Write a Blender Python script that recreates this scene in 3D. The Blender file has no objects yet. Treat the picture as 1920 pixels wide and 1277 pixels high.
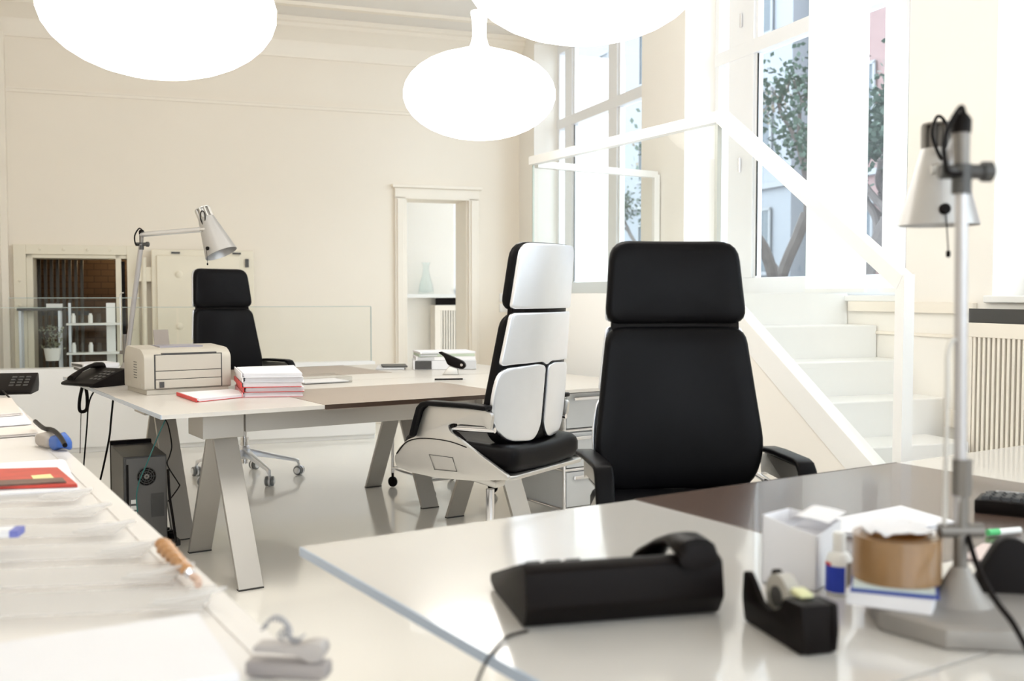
import bpy, bmesh, math, random
from mathutils import Vector, Matrix
random.seed(7)
PI = math.pi
SC = bpy.context.scene
COL = SC.collection

# ---------------------------------------------------------------- camera, world, lights, exposure
H = 1.2
F = 1920.0
PITCH = math.atan(88.5/F)
cam_d = bpy.data.cameras.new('camera')
cam = bpy.data.objects.new('camera', cam_d); COL.objects.link(cam)
cam.location = (0, 0, H); cam.rotation_euler = (PI/2-PITCH, 0, 0)
cam_d.sensor_width = 36; cam_d.lens = 36; cam_d.clip_end = 200; cam_d.clip_start = 0.05
cam_d.dof.use_dof = True; cam_d.dof.focus_distance = 4.2; cam_d.dof.aperture_fstop = 3.4
SC.camera = cam

w = bpy.data.worlds.new('world'); SC.world = w; w.use_nodes = True
bg = w.node_tree.nodes['Background']
bg.inputs[0].default_value = (0.82, 0.91, 1.0, 1); bg.inputs[1].default_value = 4.8
SC.view_settings.view_transform = 'Standard'; SC.view_settings.look = 'None'
SC.view_settings.gamma = 1; SC.view_settings.use_curve_mapping = False
SC.view_settings.exposure = 0.46
SC.cycles.use_denoising = True
SC.cycles.max_bounces = 14; SC.cycles.diffuse_bounces = 8; SC.cycles.transparent_max_bounces = 16
SC.cycles.sample_clamp_indirect = 10

ROOMA = math.radians(19.8)
C0 = Vector((0.067, 9.88, 0))
RS = Vector((math.cos(ROOMA), math.sin(ROOMA), 0)); RT = Vector((math.sin(ROOMA), -math.cos(ROOMA), 0))
def R(s, t, z=0): return C0+RS*s+RT*t+Vector((0, 0, z))
WINS = [(0.40, 2.564), (3.19, 5.32), (5.85, 7.98), (8.6, 10.7), (11.3, 13.4)]
SILL, WTOP, CEIL = 1.19, 3.48, 3.6
def portal(name, c, nrm, sx, sy):
    d = bpy.data.lights.new(name, 'AREA'); d.shape = 'RECTANGLE'; d.size = sx; d.size_y = sy
    d.cycles.is_portal = True
    o = bpy.data.objects.new(name, d); COL.objects.link(o); o.location = c
    o.rotation_euler = Vector(nrm).to_track_quat('-Z', 'Y').to_euler()
for i, (a, b) in enumerate(WINS):
    portal('window_daylight', R(0.33, (a+b)/2, (SILL+WTOP)/2), -RS, WTOP-SILL, b-a)
portal('window_daylight', R(-2.6, 14.05, 2.4), -RT, 5.2, 1.8)  # portal at the unseen rear opening added for fill

# ---------------------------------------------------------------- helpers
def ray(px, py):
    x = (px-960)/F; y = -(py-638.5)/F
    f = Vector((0, math.cos(PITCH), -math.sin(PITCH))); u = Vector((0, math.sin(PITCH), math.cos(PITCH)))
    return f+Vector((x, 0, 0))+u*y
def P(px, py, z=0.74):
    d = ray(px, py); k = (z-H)/d.z; return Vector((0, 0, H))+d*k
def PD(px, py, dist):
    d = ray(px, py); k = dist/d.y; return Vector((0, 0, H))+d*k

MATS = {}
def mat(name, col, rough=0.5, metal=0.0, coat=0.0, var=0.04, scale=8.0, bump=0.0, emit=None, estr=0, trans=0, alpha=1, spec=0.5, sheen=0, ior=1.45, aniso=0):
    if name in MATS: return MATS[name]
    m = bpy.data.materials.new(name); m.use_nodes = True; nt = m.node_tree
    b = nt.nodes['Principled BSDF']
    b.inputs['Roughness'].default_value = rough; b.inputs['Metallic'].default_value = metal
    b.inputs['Coat Weight'].default_value = coat; b.inputs['Coat Roughness'].default_value = 0.06
    b.inputs['Transmission Weight'].default_value = trans; b.inputs['Alpha'].default_value = alpha
    b.inputs['Specular IOR Level'].default_value = spec; b.inputs['IOR'].default_value = ior
    b.inputs['Sheen Weight'].default_value = sheen
    tc = nt.nodes.new('ShaderNodeTexCoord'); nz = nt.nodes.new('ShaderNodeTexNoise')
    nz.inputs['Scale'].default_value = scale; nz.inputs['Detail'].default_value = 4
    nt.links.new(tc.outputs['Object'], nz.inputs['Vector'])
    mr = nt.nodes.new('ShaderNodeMapRange'); mr.inputs['To Min'].default_value = 1-var; mr.inputs['To Max'].default_value = 1+var
    nt.links.new(nz.outputs['Fac'], mr.inputs['Value'])
    vm = nt.nodes.new('ShaderNodeVectorMath'); vm.operation = 'SCALE'; vm.inputs[0].default_value = col[:3]
    nt.links.new(mr.outputs['Result'], vm.inputs['Scale']); nt.links.new(vm.outputs[0], b.inputs['Base Color'])
    if bump:
        bp = nt.nodes.new('ShaderNodeBump'); bp.inputs['Strength'].default_value = bump; bp.inputs['Distance'].default_value = 0.002
        nz2 = nt.nodes.new('ShaderNodeTexNoise'); nz2.inputs['Scale'].default_value = scale*30
        nt.links.new(tc.outputs['Object'], nz2.inputs['Vector'])
        nt.links.new(nz2.outputs['Fac'], bp.inputs['Height']); nt.links.new(bp.outputs[0], b.inputs['Normal'])
    if emit:
        b.inputs['Emission Color'].default_value = (*emit, 1); b.inputs['Emission Strength'].default_value = estr
    MATS[name] = m
    return m
def glass_mat(name, tint=(0.97, 0.99, 0.99), gloss=1.0, ior=1.5):
    m = bpy.data.materials.new(name); m.use_nodes = True; nt = m.node_tree; nt.nodes.clear()
    o = nt.nodes.new('ShaderNodeOutputMaterial'); mx = nt.nodes.new('ShaderNodeMixShader')
    t = nt.nodes.new('ShaderNodeBsdfTransparent'); t.inputs[0].default_value = (*tint, 1)
    g = nt.nodes.new('ShaderNodeBsdfGlossy'); g.inputs['Roughness'].default_value = 0.02
    ge = nt.nodes.new('ShaderNodeNewGeometry'); dt = nt.nodes.new('ShaderNodeVectorMath'); dt.operation = 'DOT_PRODUCT'
    nt.links.new(ge.outputs['Normal'], dt.inputs[0]); nt.links.new(ge.outputs['Incoming'], dt.inputs[1])
    def mth(op, a, b=None):
        n_ = nt.nodes.new('ShaderNodeMath'); n_.operation = op
        for i_, q_ in enumerate((a, b)):
            if q_ is None: continue
            if isinstance(q_, (int, float)): n_.inputs[i_].default_value = q_
            else: nt.links.new(q_, n_.inputs[i_])
        return n_.outputs[0]
    c_ = mth('ABSOLUTE', dt.outputs['Value']); o_ = mth('SUBTRACT', 1.0, c_); p5 = mth('POWER', o_, 5.0)
    fr_ = mth('ADD', mth('MULTIPLY', p5, 0.9*gloss), 0.035*gloss)
    nt.links.new(fr_, mx.inputs[0])
    nt.links.new(t.outputs[0], mx.inputs[1]); nt.links.new(g.outputs[0], mx.inputs[2]); nt.links.new(mx.outputs[0], o.inputs[0])
    return m
def fabric_mat(name, col, tr=0.6, op=1.0):
    m = bpy.data.materials.new(name); m.use_nodes = True; nt = m.node_tree; nt.nodes.clear()
    o = nt.nodes.new('ShaderNodeOutputMaterial'); mx = nt.nodes.new('ShaderNodeMixShader'); mx.inputs[0].default_value = tr
    a = nt.nodes.new('ShaderNodeBsdfDiffuse'); b = nt.nodes.new('ShaderNodeBsdfTranslucent')
    tc = nt.nodes.new('ShaderNodeTexCoord'); nz = nt.nodes.new('ShaderNodeTexNoise'); nz.inputs['Scale'].default_value = 60
    nt.links.new(tc.outputs['Object'], nz.inputs['Vector'])
    bp = nt.nodes.new('ShaderNodeBump'); bp.inputs['Strength'].default_value = 0.1; nt.links.new(nz.outputs['Fac'], bp.inputs['Height'])
    nt.links.new(bp.outputs[0], a.inputs['Normal'])
    a.inputs[0].default_value = (*col, 1); b.inputs[0].default_value = (*col, 1)
    nt.links.new(a.outputs[0], mx.inputs[1]); nt.links.new(b.outputs[0], mx.inputs[2])
    if op < 1:
        t = nt.nodes.new('ShaderNodeBsdfTransparent'); m2 = nt.nodes.new('ShaderNodeMixShader'); m2.inputs[0].default_value = op
        nt.links.new(t.outputs[0], m2.inputs[1]); nt.links.new(mx.outputs[0], m2.inputs[2]); nt.links.new(m2.outputs[0], o.inputs[0])
    else: nt.links.new(mx.outputs[0], o.inputs[0])
    return m

class MB:
    def __init__(s, M=None): s.v = []; s.f = []; s.M = M
    def add(s, vs, fs):
        n = len(s.v)
        for p in vs:
            p = Vector(p); s.v.append(s.M @ p if s.M else p)
        for f in fs: s.f.append([i+n for i in f])
        return s
    def hexa(s, p):   # 4 bottom (ccw), 4 top
        return s.add(p, [(0, 3, 2, 1), (4, 5, 6, 7), (0, 1, 5, 4), (1, 2, 6, 5), (2, 3, 7, 6), (3, 0, 4, 7)])
    def box(s, x0, x1, y0, y1, z0, z1):
        return s.hexa([(x0, y0, z0), (x1, y0, z0), (x1, y1, z0), (x0, y1, z0), (x0, y0, z1), (x1, y0, z1), (x1, y1, z1), (x0, y1, z1)])
    def prism(s, pts, a, b, ax='x'):
        def m(p, c):
            return (c, p[0], p[1]) if ax == 'x' else ((p[0], c, p[1]) if ax == 'y' else (p[0], p[1], c))
        n = len(pts)
        return s.add([m(p, a) for p in pts]+[m(p, b) for p in pts],
                     [tuple(range(n))[::-1], tuple(range(n, 2*n))]+[(i, (i+1) % n, n+(i+1) % n, n+i) for i in range(n)])
    def quad(s, p): return s.add(p, [tuple(range(len(p)))])
    def lathe(s, prof, n=32, c=(0, 0, 0), axis=None, cap=True, ph=0):
        c = Vector(c); q = Vector((0, 0, 1)).rotation_difference(Vector(axis).normalized()) if axis is not None else None
        vs = []
        for r, z in prof:
            for i in range(n):
                a = 2*PI*i/n+ph; p = Vector((r*math.cos(a), r*math.sin(a), z))
                vs.append(c+(q @ p if q else p))
        fs = [(k*n+i, k*n+(i+1) % n, (k+1)*n+(i+1) % n, (k+1)*n+i) for k in range(len(prof)-1) for i in range(n)]
        if cap:
            if prof[0][0] > 1e-6: fs.append(tuple(range(n))[::-1])
            if prof[-1][0] > 1e-6: fs.append(tuple(range((len(prof)-1)*n, len(prof)*n)))
        return s.add(vs, fs)
    def cyl(s, p0, p1, r0, r1=None, n=16):
        p0, p1 = Vector(p0), Vector(p1); L = (p1-p0).length
        return s.lathe([(r0, 0), (r1 if r1 is not None else r0, L)], n, p0, p1-p0)
    def tube(s, pts, r, n=8, closed=False, sub=1):
        pts = [Vector(p) for p in pts]
        if sub > 1:
            q = []; N = len(pts)
            for i in range(N if closed else N-1):
                g = lambda k: pts[k % N] if closed else pts[max(0, min(N-1, k))]
                a, b, c, d = g(i-1), g(i), g(i+1), g(i+2)
                for k in range(sub):
                    t = k/sub
                    q.append(0.5*((2*b)+(c-a)*t+(2*a-5*b+4*c-d)*t*t+(3*b-a-3*c+d)*t**3))
            if not closed: q.append(pts[-1])
            pts = q
        N = len(pts); vs = []; up = None
        for i, p in enumerate(pts):
            a = pts[(i-1) % N] if closed or i > 0 else p; b = pts[(i+1) % N] if closed or i < N-1 else p
            d = (b-a).normalized()
            if up is None: up = Vector((0, 0, 1)) if abs(d.z) < 0.9 else Vector((1, 0, 0))
            x = d.cross(up); x.normalize(); up = x.cross(d).normalized()
            for k in range(n):
                an = 2*PI*k/n; vs.append(p+x*(r*math.cos(an))+up*(r*math.sin(an)))
        M = N if closed else N-1
        fs = [(i*n+k, i*n+(k+1) % n, ((i+1) % N)*n+(k+1) % n, ((i+1) % N)*n+k) for i in range(M) for k in range(n)]
        if not closed: fs += [tuple(range(n))[::-1], tuple(range((N-1)*n, N*n))]
        return s.add(vs, fs)
    def cushion(s, out, t, r, fn, belly=0.0, seg=5, inner=5):
        # out: 2d outline; fn(x, y, w) -> 3d point ; w thickness coordinate in [-t/2, t/2]
        dn = []
        for i_, a_ in enumerate(out):
            b_ = out[(i_+1) % len(out)]; m_ = max(1, int(math.hypot(b_[0]-a_[0], b_[1]-a_[1])/.018))
            dn += [(a_[0]+(b_[0]-a_[0])*k_/m_, a_[1]+(b_[1]-a_[1])*k_/m_) for k_ in range(m_)]
        out = dn
        xs_ = [p[0] for p in out]; ys_ = [p[1] for p in out]; cx = (min(xs_)+max(xs_))/2; cy = (min(ys_)+max(ys_))/2
        size = max(math.hypot(p[0]-cx, p[1]-cy) for p in out); n = len(out)
        prof = []
        for k in range(inner): prof.append((0.02+(k/inner)*(1-r/size-0.02), -t/2))
        for k in range(seg+1):
            a = PI*k/seg-PI/2
            rr = min(r, t/2)
            w = -(t/2-rr)+rr*math.sin(a) if a < 0 else (t/2-rr)+rr*math.sin(a)
            prof.append((1-r/size*(1-math.cos(a)), w))
        for k in range(inner-1, -1, -1): prof.append((0.02+(k/inner)*(1-r/size-0.02), t/2))
        vs = []
        for sc, w in prof:
            bw = w+(belly*(1-sc*sc) if w > 0 else 0)
            for p in out: vs.append(fn(cx+(p[0]-cx)*sc, cy+(p[1]-cy)*sc, bw))
        fs = [(k*n+i, k*n+(i+1) % n, (k+1)*n+(i+1) % n, (k+1)*n+i) for k in range(len(prof)-1) for i in range(n)]
        fs += [tuple(range(n))[::-1], tuple(range((len(prof)-1)*n, len(prof)*n))]
        return s.add(vs, fs)
    def build(s, name, m, parent=None, loc=(0, 0, 0), rotz=0, smooth=40, bevel=0, seg=2):
        me = bpy.data.meshes.new(name); me.from_pydata([tuple(p) for p in s.v], [], s.f)
        bm = bmesh.new(); bm.from_mesh(me); bmesh.ops.recalc_face_normals(bm, faces=bm.faces)
        if bevel:
            es = [e for e in bm.edges if len(e.link_faces) == 2 and e.calc_face_angle(0) > 0.5]
            bmesh.ops.bevel(bm, geom=es, offset=bevel, segments=seg, affect='EDGES', profile=0.5, clamp_overlap=True)
        bm.to_mesh(me); bm.free()
        if smooth:
            me.shade_smooth(); me.set_sharp_from_angle(angle=math.radians(smooth))
        o = bpy.data.objects.new(name, me); COL.objects.link(o); me.materials.append(m)
        o.location = loc; o.rotation_euler = (0, 0, rotz)
        if parent: o.parent = parent
        return o
def rpoly(pts, rad, seg=5):
    out = []; n = len(pts)
    if not isinstance(rad, (list, tuple)): rad = [rad]*n
    for i in range(n):
        p = Vector(pts[i]); a = (Vector(pts[i-1])-p); b = (Vector(pts[(i+1) % n])-p); r = min(rad[i], a.length*.48, b.length*.48)
        a = p+a.normalized()*r; b = p+b.normalized()*r
        for k in range(seg+1):
            t = k/seg; q = a*(1-t)**2+p*2*t*(1-t)+b*t*t; out.append((q.x, q.y))
    return out
def tag(o, label, cat, group=None):
    o['label'] = label; o['category'] = cat
    if group: o['group'] = group
    return o
def struct(o): o['kind'] = 'structure'; return o
def lab(o, l): o['label'] = l; return o
def thing(name, label, cat, loc=(0, 0, 0), rotz=0, group=None):
    o = bpy.data.objects.new(name, None); COL.objects.link(o); o.empty_display_size = 0.05
    o.location = loc; o.rotation_euler = (0, 0, rotz); return tag(o, label, cat, group)
def copy_tree(o, parent=None):
    c = o.copy(); COL.objects.link(c); c.parent = parent
    for ch in list(o.children): copy_tree(ch, c)
    return c
def rot(a): return Matrix.Rotation(a, 4, 'Z')

# ---------------------------------------------------------------- materials
M_wall = mat('cream_plaster', (0.85, 0.785, 0.69), 0.6, var=0.015, scale=2)
M_wallw = mat('white_plaster', (0.88, 0.85, 0.80), 0.6, var=0.015, scale=2)
M_ceil = mat('ceiling_paint', (0.82, 0.79, 0.75), 0.7, var=0.01)
M_trim = mat('cream_trim_paint', (0.86, 0.80, 0.71), 0.4, var=0.01)
M_white = mat('white_lacquer', (0.86, 0.86, 0.85), 0.3, var=0.01)
M_floor = mat('cream_epoxy_floor', (0.91, 0.885, 0.83), 0.14, coat=0.4, var=0.03, scale=1.2)
M_frame = mat('white_window_paint', (0.84, 0.85, 0.87), 0.35, var=0.01)
M_pole = mat('lamp_silver', (.50, .49, .50), .42, .8)
M_lbase = mat('lamp_base_grey', (.33, .31, .29), .5, .4)
M_alu = mat('brushed_aluminium', (0.84, 0.87, 0.93), 0.36, 1.0, var=0.03, scale=14)
M_alum = mat('satin_aluminium', (0.60, 0.59, 0.57), 0.42, 1.0, var=0.03, scale=20)
M_chrome = mat('chrome', (0.8, 0.8, 0.82), 0.08, 1.0, var=0.01)
M_leather = mat('black_leather', (0.005, 0.0045, 0.005), 0.36, var=0.1, scale=30, bump=0.1, spec=0.10)
M_blackp = mat('black_plastic', (0.008, 0.006, 0.0055), 0.42, var=0.05, bump=0.03, spec=0.09)
M_darkgrey = mat('dark_grey_metal', (0.07, 0.068, 0.066), 0.45, 0.3, var=0.08)
M_deskleg = mat('desk_leg_metal', (0.50, 0.48, 0.45), 0.42, 0.55, var=0.02)
M_desktop = mat('desk_top_grey', (0.62, 0.595, 0.56), 0.16, coat=0.6, var=0.01)
M_desktop2 = mat('desk_top_satin', (0.60, 0.57, 0.53), 0.34, coat=0.25, var=0.01)
M_edge = mat('desk_edge_blue', (0.42, 0.50, 0.62), 0.25, coat=0.5, var=0.02)
M_inlay = mat('brown_leather_inlay', (0.10, 0.066, 0.052), 0.24, var=0.06, scale=25, bump=0.05, spec=.6, coat=.25)
M_inlay2 = mat('taupe_inlay', (0.31, 0.25, 0.205), 0.33, var=0.05, scale=25, bump=0.1)
M_paper = mat('white_paper', (0.78, 0.775, 0.80), 0.7, var=0.02)
M_print = mat('printer_beige', (0.47, 0.435, 0.375), 0.5, var=0.03, bump=0.08)
M_red = mat('red_card', (0.62, 0.05, 0.045), 0.5, var=0.06)
M_glass = glass_mat('window_glass')
M_bal = glass_mat('balustrade_glass', (0.985, 0.993, 0.989), 0.35)
M_gedge = mat('glass_edge_green', (0.45, 0.52, 0.49), 0.2, var=0.02)
M_plastic = glass_mat('clear_plastic', (0.93, 0.93, 0.92), 1.2)
M_sleeve = fabric_mat('milky_plastic', (0.80, 0.79, 0.78), 0.4, 0.35)
M_curt = fabric_mat('white_sheer', (0.95, 0.95, 0.95), 0.5)
M_lamp = mat('opal_glass_lit', (0.9, 0.9, 0.88), 0.25, coat=0.3, emit=(1.0, 0.97, 0.91), estr=5.4)

# ---------------------------------------------------------------- room
def room(b, name, m, **k): return struct(b.build(name, m, None, C0, ROOMA, **k))
# in room frame: x = s (along back wall), y = -t (towards back)
room(MB().box(-6.5, 0.6, -14.3, 3.2, -0.12, 0), 'floor', M_floor, smooth=0)
room(MB().box(-6.5, 0.6, -14.3, 3.2, CEIL, CEIL+0.1), 'ceiling', M_ceil, smooth=0)
VS0, VS1, VZ = -4.305, -3.533, 1.52
DS0, DS1, DZ = -1.123, -0.512, 2.07
b = MB()
b.box(-6.5, VS0, 0, 0.35, 0, CEIL).box(VS0, VS1, 0, 0.35, VZ, CEIL).box(VS1, DS0, 0, 0.35, 0, CEIL)
b.box(DS0, DS1, 0, 0.35, DZ, CEIL).box(DS1, 0.3, 0, 0.35, 0, CEIL)
room(b, 'wall_back', M_wall, smooth=0)
b = MB().box(-4.9, -4.48, -2.4, -0.001, 0, CEIL).box(-5.6, -5.2, -14.3, -2.4, 0, CEIL).box(-5.2, -4.9, -2.45, -2.0, 0, CEIL)
room(b, 'wall_left', M_wall, smooth=0)
room(MB().box(-4.48, -4.43, -0.09, -0.001, 0, 3.3), 'trim_pilaster', M_trim, smooth=0)
# window wall
b = MB(); y = 0.0; ts = [0.0]
edges = [0.0]
prev = 0.0
for a, c in WINS:
    b.box(0.001, 0.36, -a, -prev-0.0001, 0, CEIL-0.001)
    b.box(0.001, 0.36, -c, -a, 0, SILL-0.03); b.box(0.001, 0.36, -c, -a, WTOP, CEIL-0.001); prev = c
b.box(0.001, 0.36, -14.3, -prev, 0, CEIL-0.001)
room(b, 'wall_right', M_wallw, smooth=0)
# unseen rear wall; its wide framed opening is added and sized for fill light
b = MB().box(-5.6, -5.2, -14.2, -13.95, 0, CEIL).box(0.0, 0.3, -14.2, -13.95, 0, CEIL).box(-5.2, 0, -14.2, -13.95, 3.3, CEIL).box(-5.2, 0, -14.2, -13.95, 0, 1.5)
room(b, 'wall_rear', M_wallw, smooth=0)
b = MB()
for k in range(5): b.box(-5.2+k*1.28, -5.12+k*1.28, -14.12, -14.04, 1.5, 3.3)
room(b, 'window_6', M_frame, smooth=0)  # frame bars of the added rear opening, out of view
# windows
for i, (a, c) in enumerate(WINS):
    b = MB(); x0, x1 = 0.23, 0.30
    z0, z1 = SILL, WTOP
    b.box(x0, x1, -c, -a, z0, z0+0.11).box(x0, x1, -c, -a, z1-0.08, z1)
    wmid = [(0, .05), (.18, .34), (1.11, 1.27), (c-a-.05, c-a)]
    if i == 1: wmid = [(0, .05), (.17, .46), (1.22, 1.36), (c-a-.05, c-a)]
    for p, q in wmid: b.box(x0, x1, -(a+q), -(a+p), z0+0.11, z1-0.08)
    b.box(x0-0.005, x1+0.005, -c, -a, 2.71, 2.80)
    for p, q in zip([m[1] for m in wmid[:-1]], [m[0] for m in wmid[1:]]):   # inner sash
        if q-p > .4:
            for za, zb in ((z0+.11, 2.71), (2.80, z1-.08)):
                b.box(x0+.015, x1-.015, -(a+p+.03), -(a+p), za, zb).box(x0+.015, x1-.015, -(a+q), -(a+q-.03), za, zb)
    f = room(b, 'window_%d' % (i+1), M_frame, smooth=0, bevel=0.004)
    g = MB().box(0.262, 0.268, -c+0.02, -a-0.02, z0+0.05, z1-0.05).build('pane', M_glass, f, smooth=0)
    gk = MB()
    for p in (.17, 1.10):
        pp = a+wmid[1][1]
        gk.box(x0+.012, x0+.02, -(pp+.036), -(pp+.028), z0+.12, 2.705)
    gk.build('gasket', M_darkgrey, f, smooth=0)
    if i == 1:
        h = MB()
        for zz in (1.32, 1.98, 2.9): h.cyl((x0-.01, -(a+.33), zz), (x0-.01, -(a+.33), zz+.09), .009)
        h.build('hinge', M_chrome, f)
    room(MB().box(-0.02, 0.33, -c-0.03, -a+0.03, SILL-0.03, SILL), 'trim_%d' % (i+1), M_white, smooth=0, bevel=0.004)
# hanging sheer panels in window 2 and 3
def sheer(t0, t1, s, lbl, grp=None):
    vs = []; n = 24
    for k in range(n+1):
        t = t0+(t1-t0)*k/n; off = 0.006*math.sin(k*1.3)
        vs.append((s+off, -t))
    b = MB(); nn = len(vs)
    pts = []
    for z in (SILL+0.03, WTOP-0.03):
        for x, y in vs: pts.append((x, y, z))
        for x, y in reversed(vs): pts.append((x+0.004, y, z))
    m = 2*nn
    fs = [tuple(range(m))[::-1], tuple(range(m, 2*m))]+[(i, (i+1) % m, m+(i+1) % m, m+i) for i in range(m)]
    b.add(pts, fs)
    o = b.build('curtain_panel', M_curt, None, C0, ROOMA)
    tag(o, lbl, 'curtain')
    MB().box(s-0.008, s+0.012, -t1, -t0, SILL+0.015, SILL+0.035).build('bottom_bar', M_white, o)
    MB().box(s-0.008, s+0.012, -t1, -t0, WTOP-0.04, WTOP-0.001).build('top_rail', M_white, o)
sheer(4.40, 4.91, 0.10, 'wide white sheer curtain panel hanging in the window above the stairs')
sheer(5.03, 5.20, 0.10, 'narrow white sheer curtain panel beside the pillar right of the stairs')
sheer(6.02, 6.75, 0.10, 'white sheer curtain panel above the slatted radiator cover at right edge')

# mouldings
room(MB().box(-4.48, 0, -0.018, -0.0005, 2.835, 2.86).box(-4.48, 0, -0.03, -0.0005, 2.86, 2.872), 'trim_6', M_trim, smooth=0)
cor = [(0, 3.28), (-0.02, 3.28), (-0.02, 3.31), (-0.05, 3.38), (-0.05, 3.42), (-0.13, 3.50), (-0.17, 3.52), (-0.17, 3.55), (-0.20, 3.56), (-0.20, 3.599), (0, 3.599)]
room(MB().prism(cor, -4.48, 0.0, 'x'), 'trim_7', M_trim, smooth=30)
room(MB().box(-4.4, 0, -0.65, -0.60, 3.57, 3.599).box(-4.4, 0, -0.56, -0.54, 3.58, 3.599), 'trim_8', M_trim, smooth=0)
room(MB().box(-3.45, DS0-.11, -0.02, -0.0005, 0, 0.14).box(DS1+.15, 0, -0.02, -0.0005, 0, .14), 'baseboard_back', M_trim, smooth=0, bevel=.004)
# door casing
b = MB()
for s0, s1 in ((DS0-.10, DS0), (DS1, DS1+.10)):
    b.box(s0, s1, -0.03, -0.0005, 0, DZ+.02)
    b.box(s0+.02, s1-.02, -0.045, -0.028, 0.12, DZ)
b.box(DS0-.10, DS1+.10, -0.03, -0.0005, DZ, DZ+.10).box(DS0-.125, DS1+.125, -0.055, -0.0005, DZ+.10, DZ+.13)
b.box(DS0-.005, DS0+.02, 0.0, 0.35, 0, DZ).box(DS1-.02, DS1+.005, 0.0, 0.35, 0, DZ)
room(b, 'door_1', M_trim, smooth=0, bevel=.004)
# room behind the doorway
b = MB().box(-3.0, -0.0, 2.2, 2.4, 0, CEIL).box(0.0, 1.2, 2.2, 2.4, 0, SILL-.03).box(-0.0, 1.2, 2.2, 2.4, 2.9, CEIL).box(1.2, 1.3, .37, 2.4, 0, CEIL).box(.36, 1.2, .3605, .45, 0, CEIL).box(-3.1, -3.0, .35, 2.2, 0, CEIL)
room(b, 'wall_anteroom', M_wallw, smooth=0)
b = MB().box(0, 1.2, 2.25, 2.3, SILL-.03, SILL+.06).box(0, .05, 2.25, 2.3, SILL, 2.9).box(.55, .6, 2.25, 2.3, SILL, 2.9)
f = room(b, 'window_7', M_frame, smooth=0)
MB().box(.05, 1.18, 2.27, 2.275, SILL+.05, 2.88).build('pane', M_glass, f)
room(MB().box(-1.6, 1.19, 2.02, 2.2, SILL-.04, SILL), 'trim_9', M_white, smooth=0)
M_lg0 = mat('light_grille_backing', (.55, .54, .52), .5)
def radiator_cover(name, lbl, x0, x1, yf, dep, z0, z1, loc=C0, rz=ROOMA, flip=False, pitch=.026, bays=2, back=None):
    t = thing(name, lbl, 'radiator cover', loc, rz)
    M = Matrix() if not flip else rot(-PI/2)
    fr = MB(M); zt = z1-.14
    fr.box(x0, x1, yf, yf+.02, z0, z0+.08).box(x0, x1, yf, yf+.02, zt, zt+.06)
    n = bays
    for k in range(n+1):
        xx = x0+(x1-x0-.07)*k/n; fr.box(xx, xx+.07, yf, yf+.02, z0+.08, zt)
    fr.box(x0, x0+.02, yf+.02, yf+dep, z0, zt+.06).box(x1-.02, x1, yf+.02, yf+dep, z0, zt+.06)
    fr.build('frame', M_trim, t, smooth=0, bevel=.002)
    g = MB(M); x = x0+.075
    while x < x1-.05: g.box(x, x+pitch*.5, yf+.004, yf+.018, z0+.08, zt); x += pitch
    g.build('grille', M_trim, t, smooth=0)
    MB(M).box(x0+.02, x1-.02, yf+.03, yf+.034, z0, (zt+.06 if back else z1-.02)).build('radiator', back or M_darkgrey, t, smooth=0)
    if back: MB(M).box(x0+.02, x1-.02, yf+.04, yf+.05, zt+.06, z1).build('slot', M_blackp, t, smooth=0)
    return t
radiator_cover('radiator_cover', 'white slatted radiator cover with dark top slot seen through the doorway', -.29, .55, 1.98, .2, 0.02, SILL-.045, pitch=.03, back=M_lg0)
# window wall radiator cover : local x along -y
t0 = radiator_cover('radiator_cover', 'cream slatted radiator cover with black top slot at right edge', 5.775, 7.9, -0.10, .09, 0.36, SILL-.035, flip=True)
room(MB().box(-.02, -.0005, -5.77, -5.0, 0.6, .68).box(-.012, -.0005, -5.77, -4.95, 1.0, 1.015).box(-.025, -.0005, -5.77, -4.93, 1.11, 1.16).box(-.01, -.0005, -5.77, -5.65, .68, 1.0), 'baseboard_right', M_trim, smooth=0, bevel=.003)
# light switches
o = MB().box(-.20, -.12, -.012, -.0005, 1.02, 1.10).box(-.20, -.12, -.012, -.0005, 1.12, 1.20).build('light_switch', M_white, None, C0, ROOMA, bevel=.003)
tag(o, 'pair of cream light switches on back wall right of doorway', 'switch')
# vase in anteroom
g = MB().lathe([(.0, 0), (.085, 0), (.09, .02), (.075, .12), (.05, .2), (.035, .28), (.04, .34), (.055, .36), (.05, .36), (.035, .335), (.03, .28), (.045, .2), (.07, .12), (.085, .03), (0, .02)], 24, cap=False).build('vase', M_glass, None, R(-.36, -2.10, SILL+.0005), 0)
tag(g, 'clear glass vase on the sill seen through the doorway', 'vase')

# ---------------------------------------------------------------- vault opening
M_vault = mat('vault_paint', (0.80, 0.74, 0.61), 0.4, var=0.03)
b = MB()
b.box(-4.40, VS0+.0, -.05, -.0005, 0, 1.60).box(VS1, -3.44, -.05, -.0005, 0, 1.60).box(VS0, VS1, -.05, -.0005, VZ, 1.60)
b.box(VS0, VS0+.05, -.03, .3, 0, VZ).box(VS1-.09, VS1-.045, -.03, .3, 0, VZ).box(VS0, VS1, -.03, .3, VZ-.03, VZ)
o = room(b, 'door_2', M_vault, smooth=0, bevel=.004)
bb = MB()
for k in range(6): bb.lathe([(.012, 0), (.012, .01), (0, .014)], 10, (-4.355, -.05, .3+k*.2), (0, -1, 0)); bb.lathe([(.012, 0), (.012, .01), (0, .014)], 10, (-3.485, -.05, .3+k*.2), (0, -1, 0))
for k in range(4): bb.lathe([(.012, 0), (.012, .01), (0, .014)], 10, (-4.2+k*.18, -.05, 1.56), (0, -1, 0))
bb.build('rivet', M_vault, o)
MB().box(-3.60, -3.55, -.005, -.001, .6, VZ-.05).build('seal', M_blackp, o, smooth=0)
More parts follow.
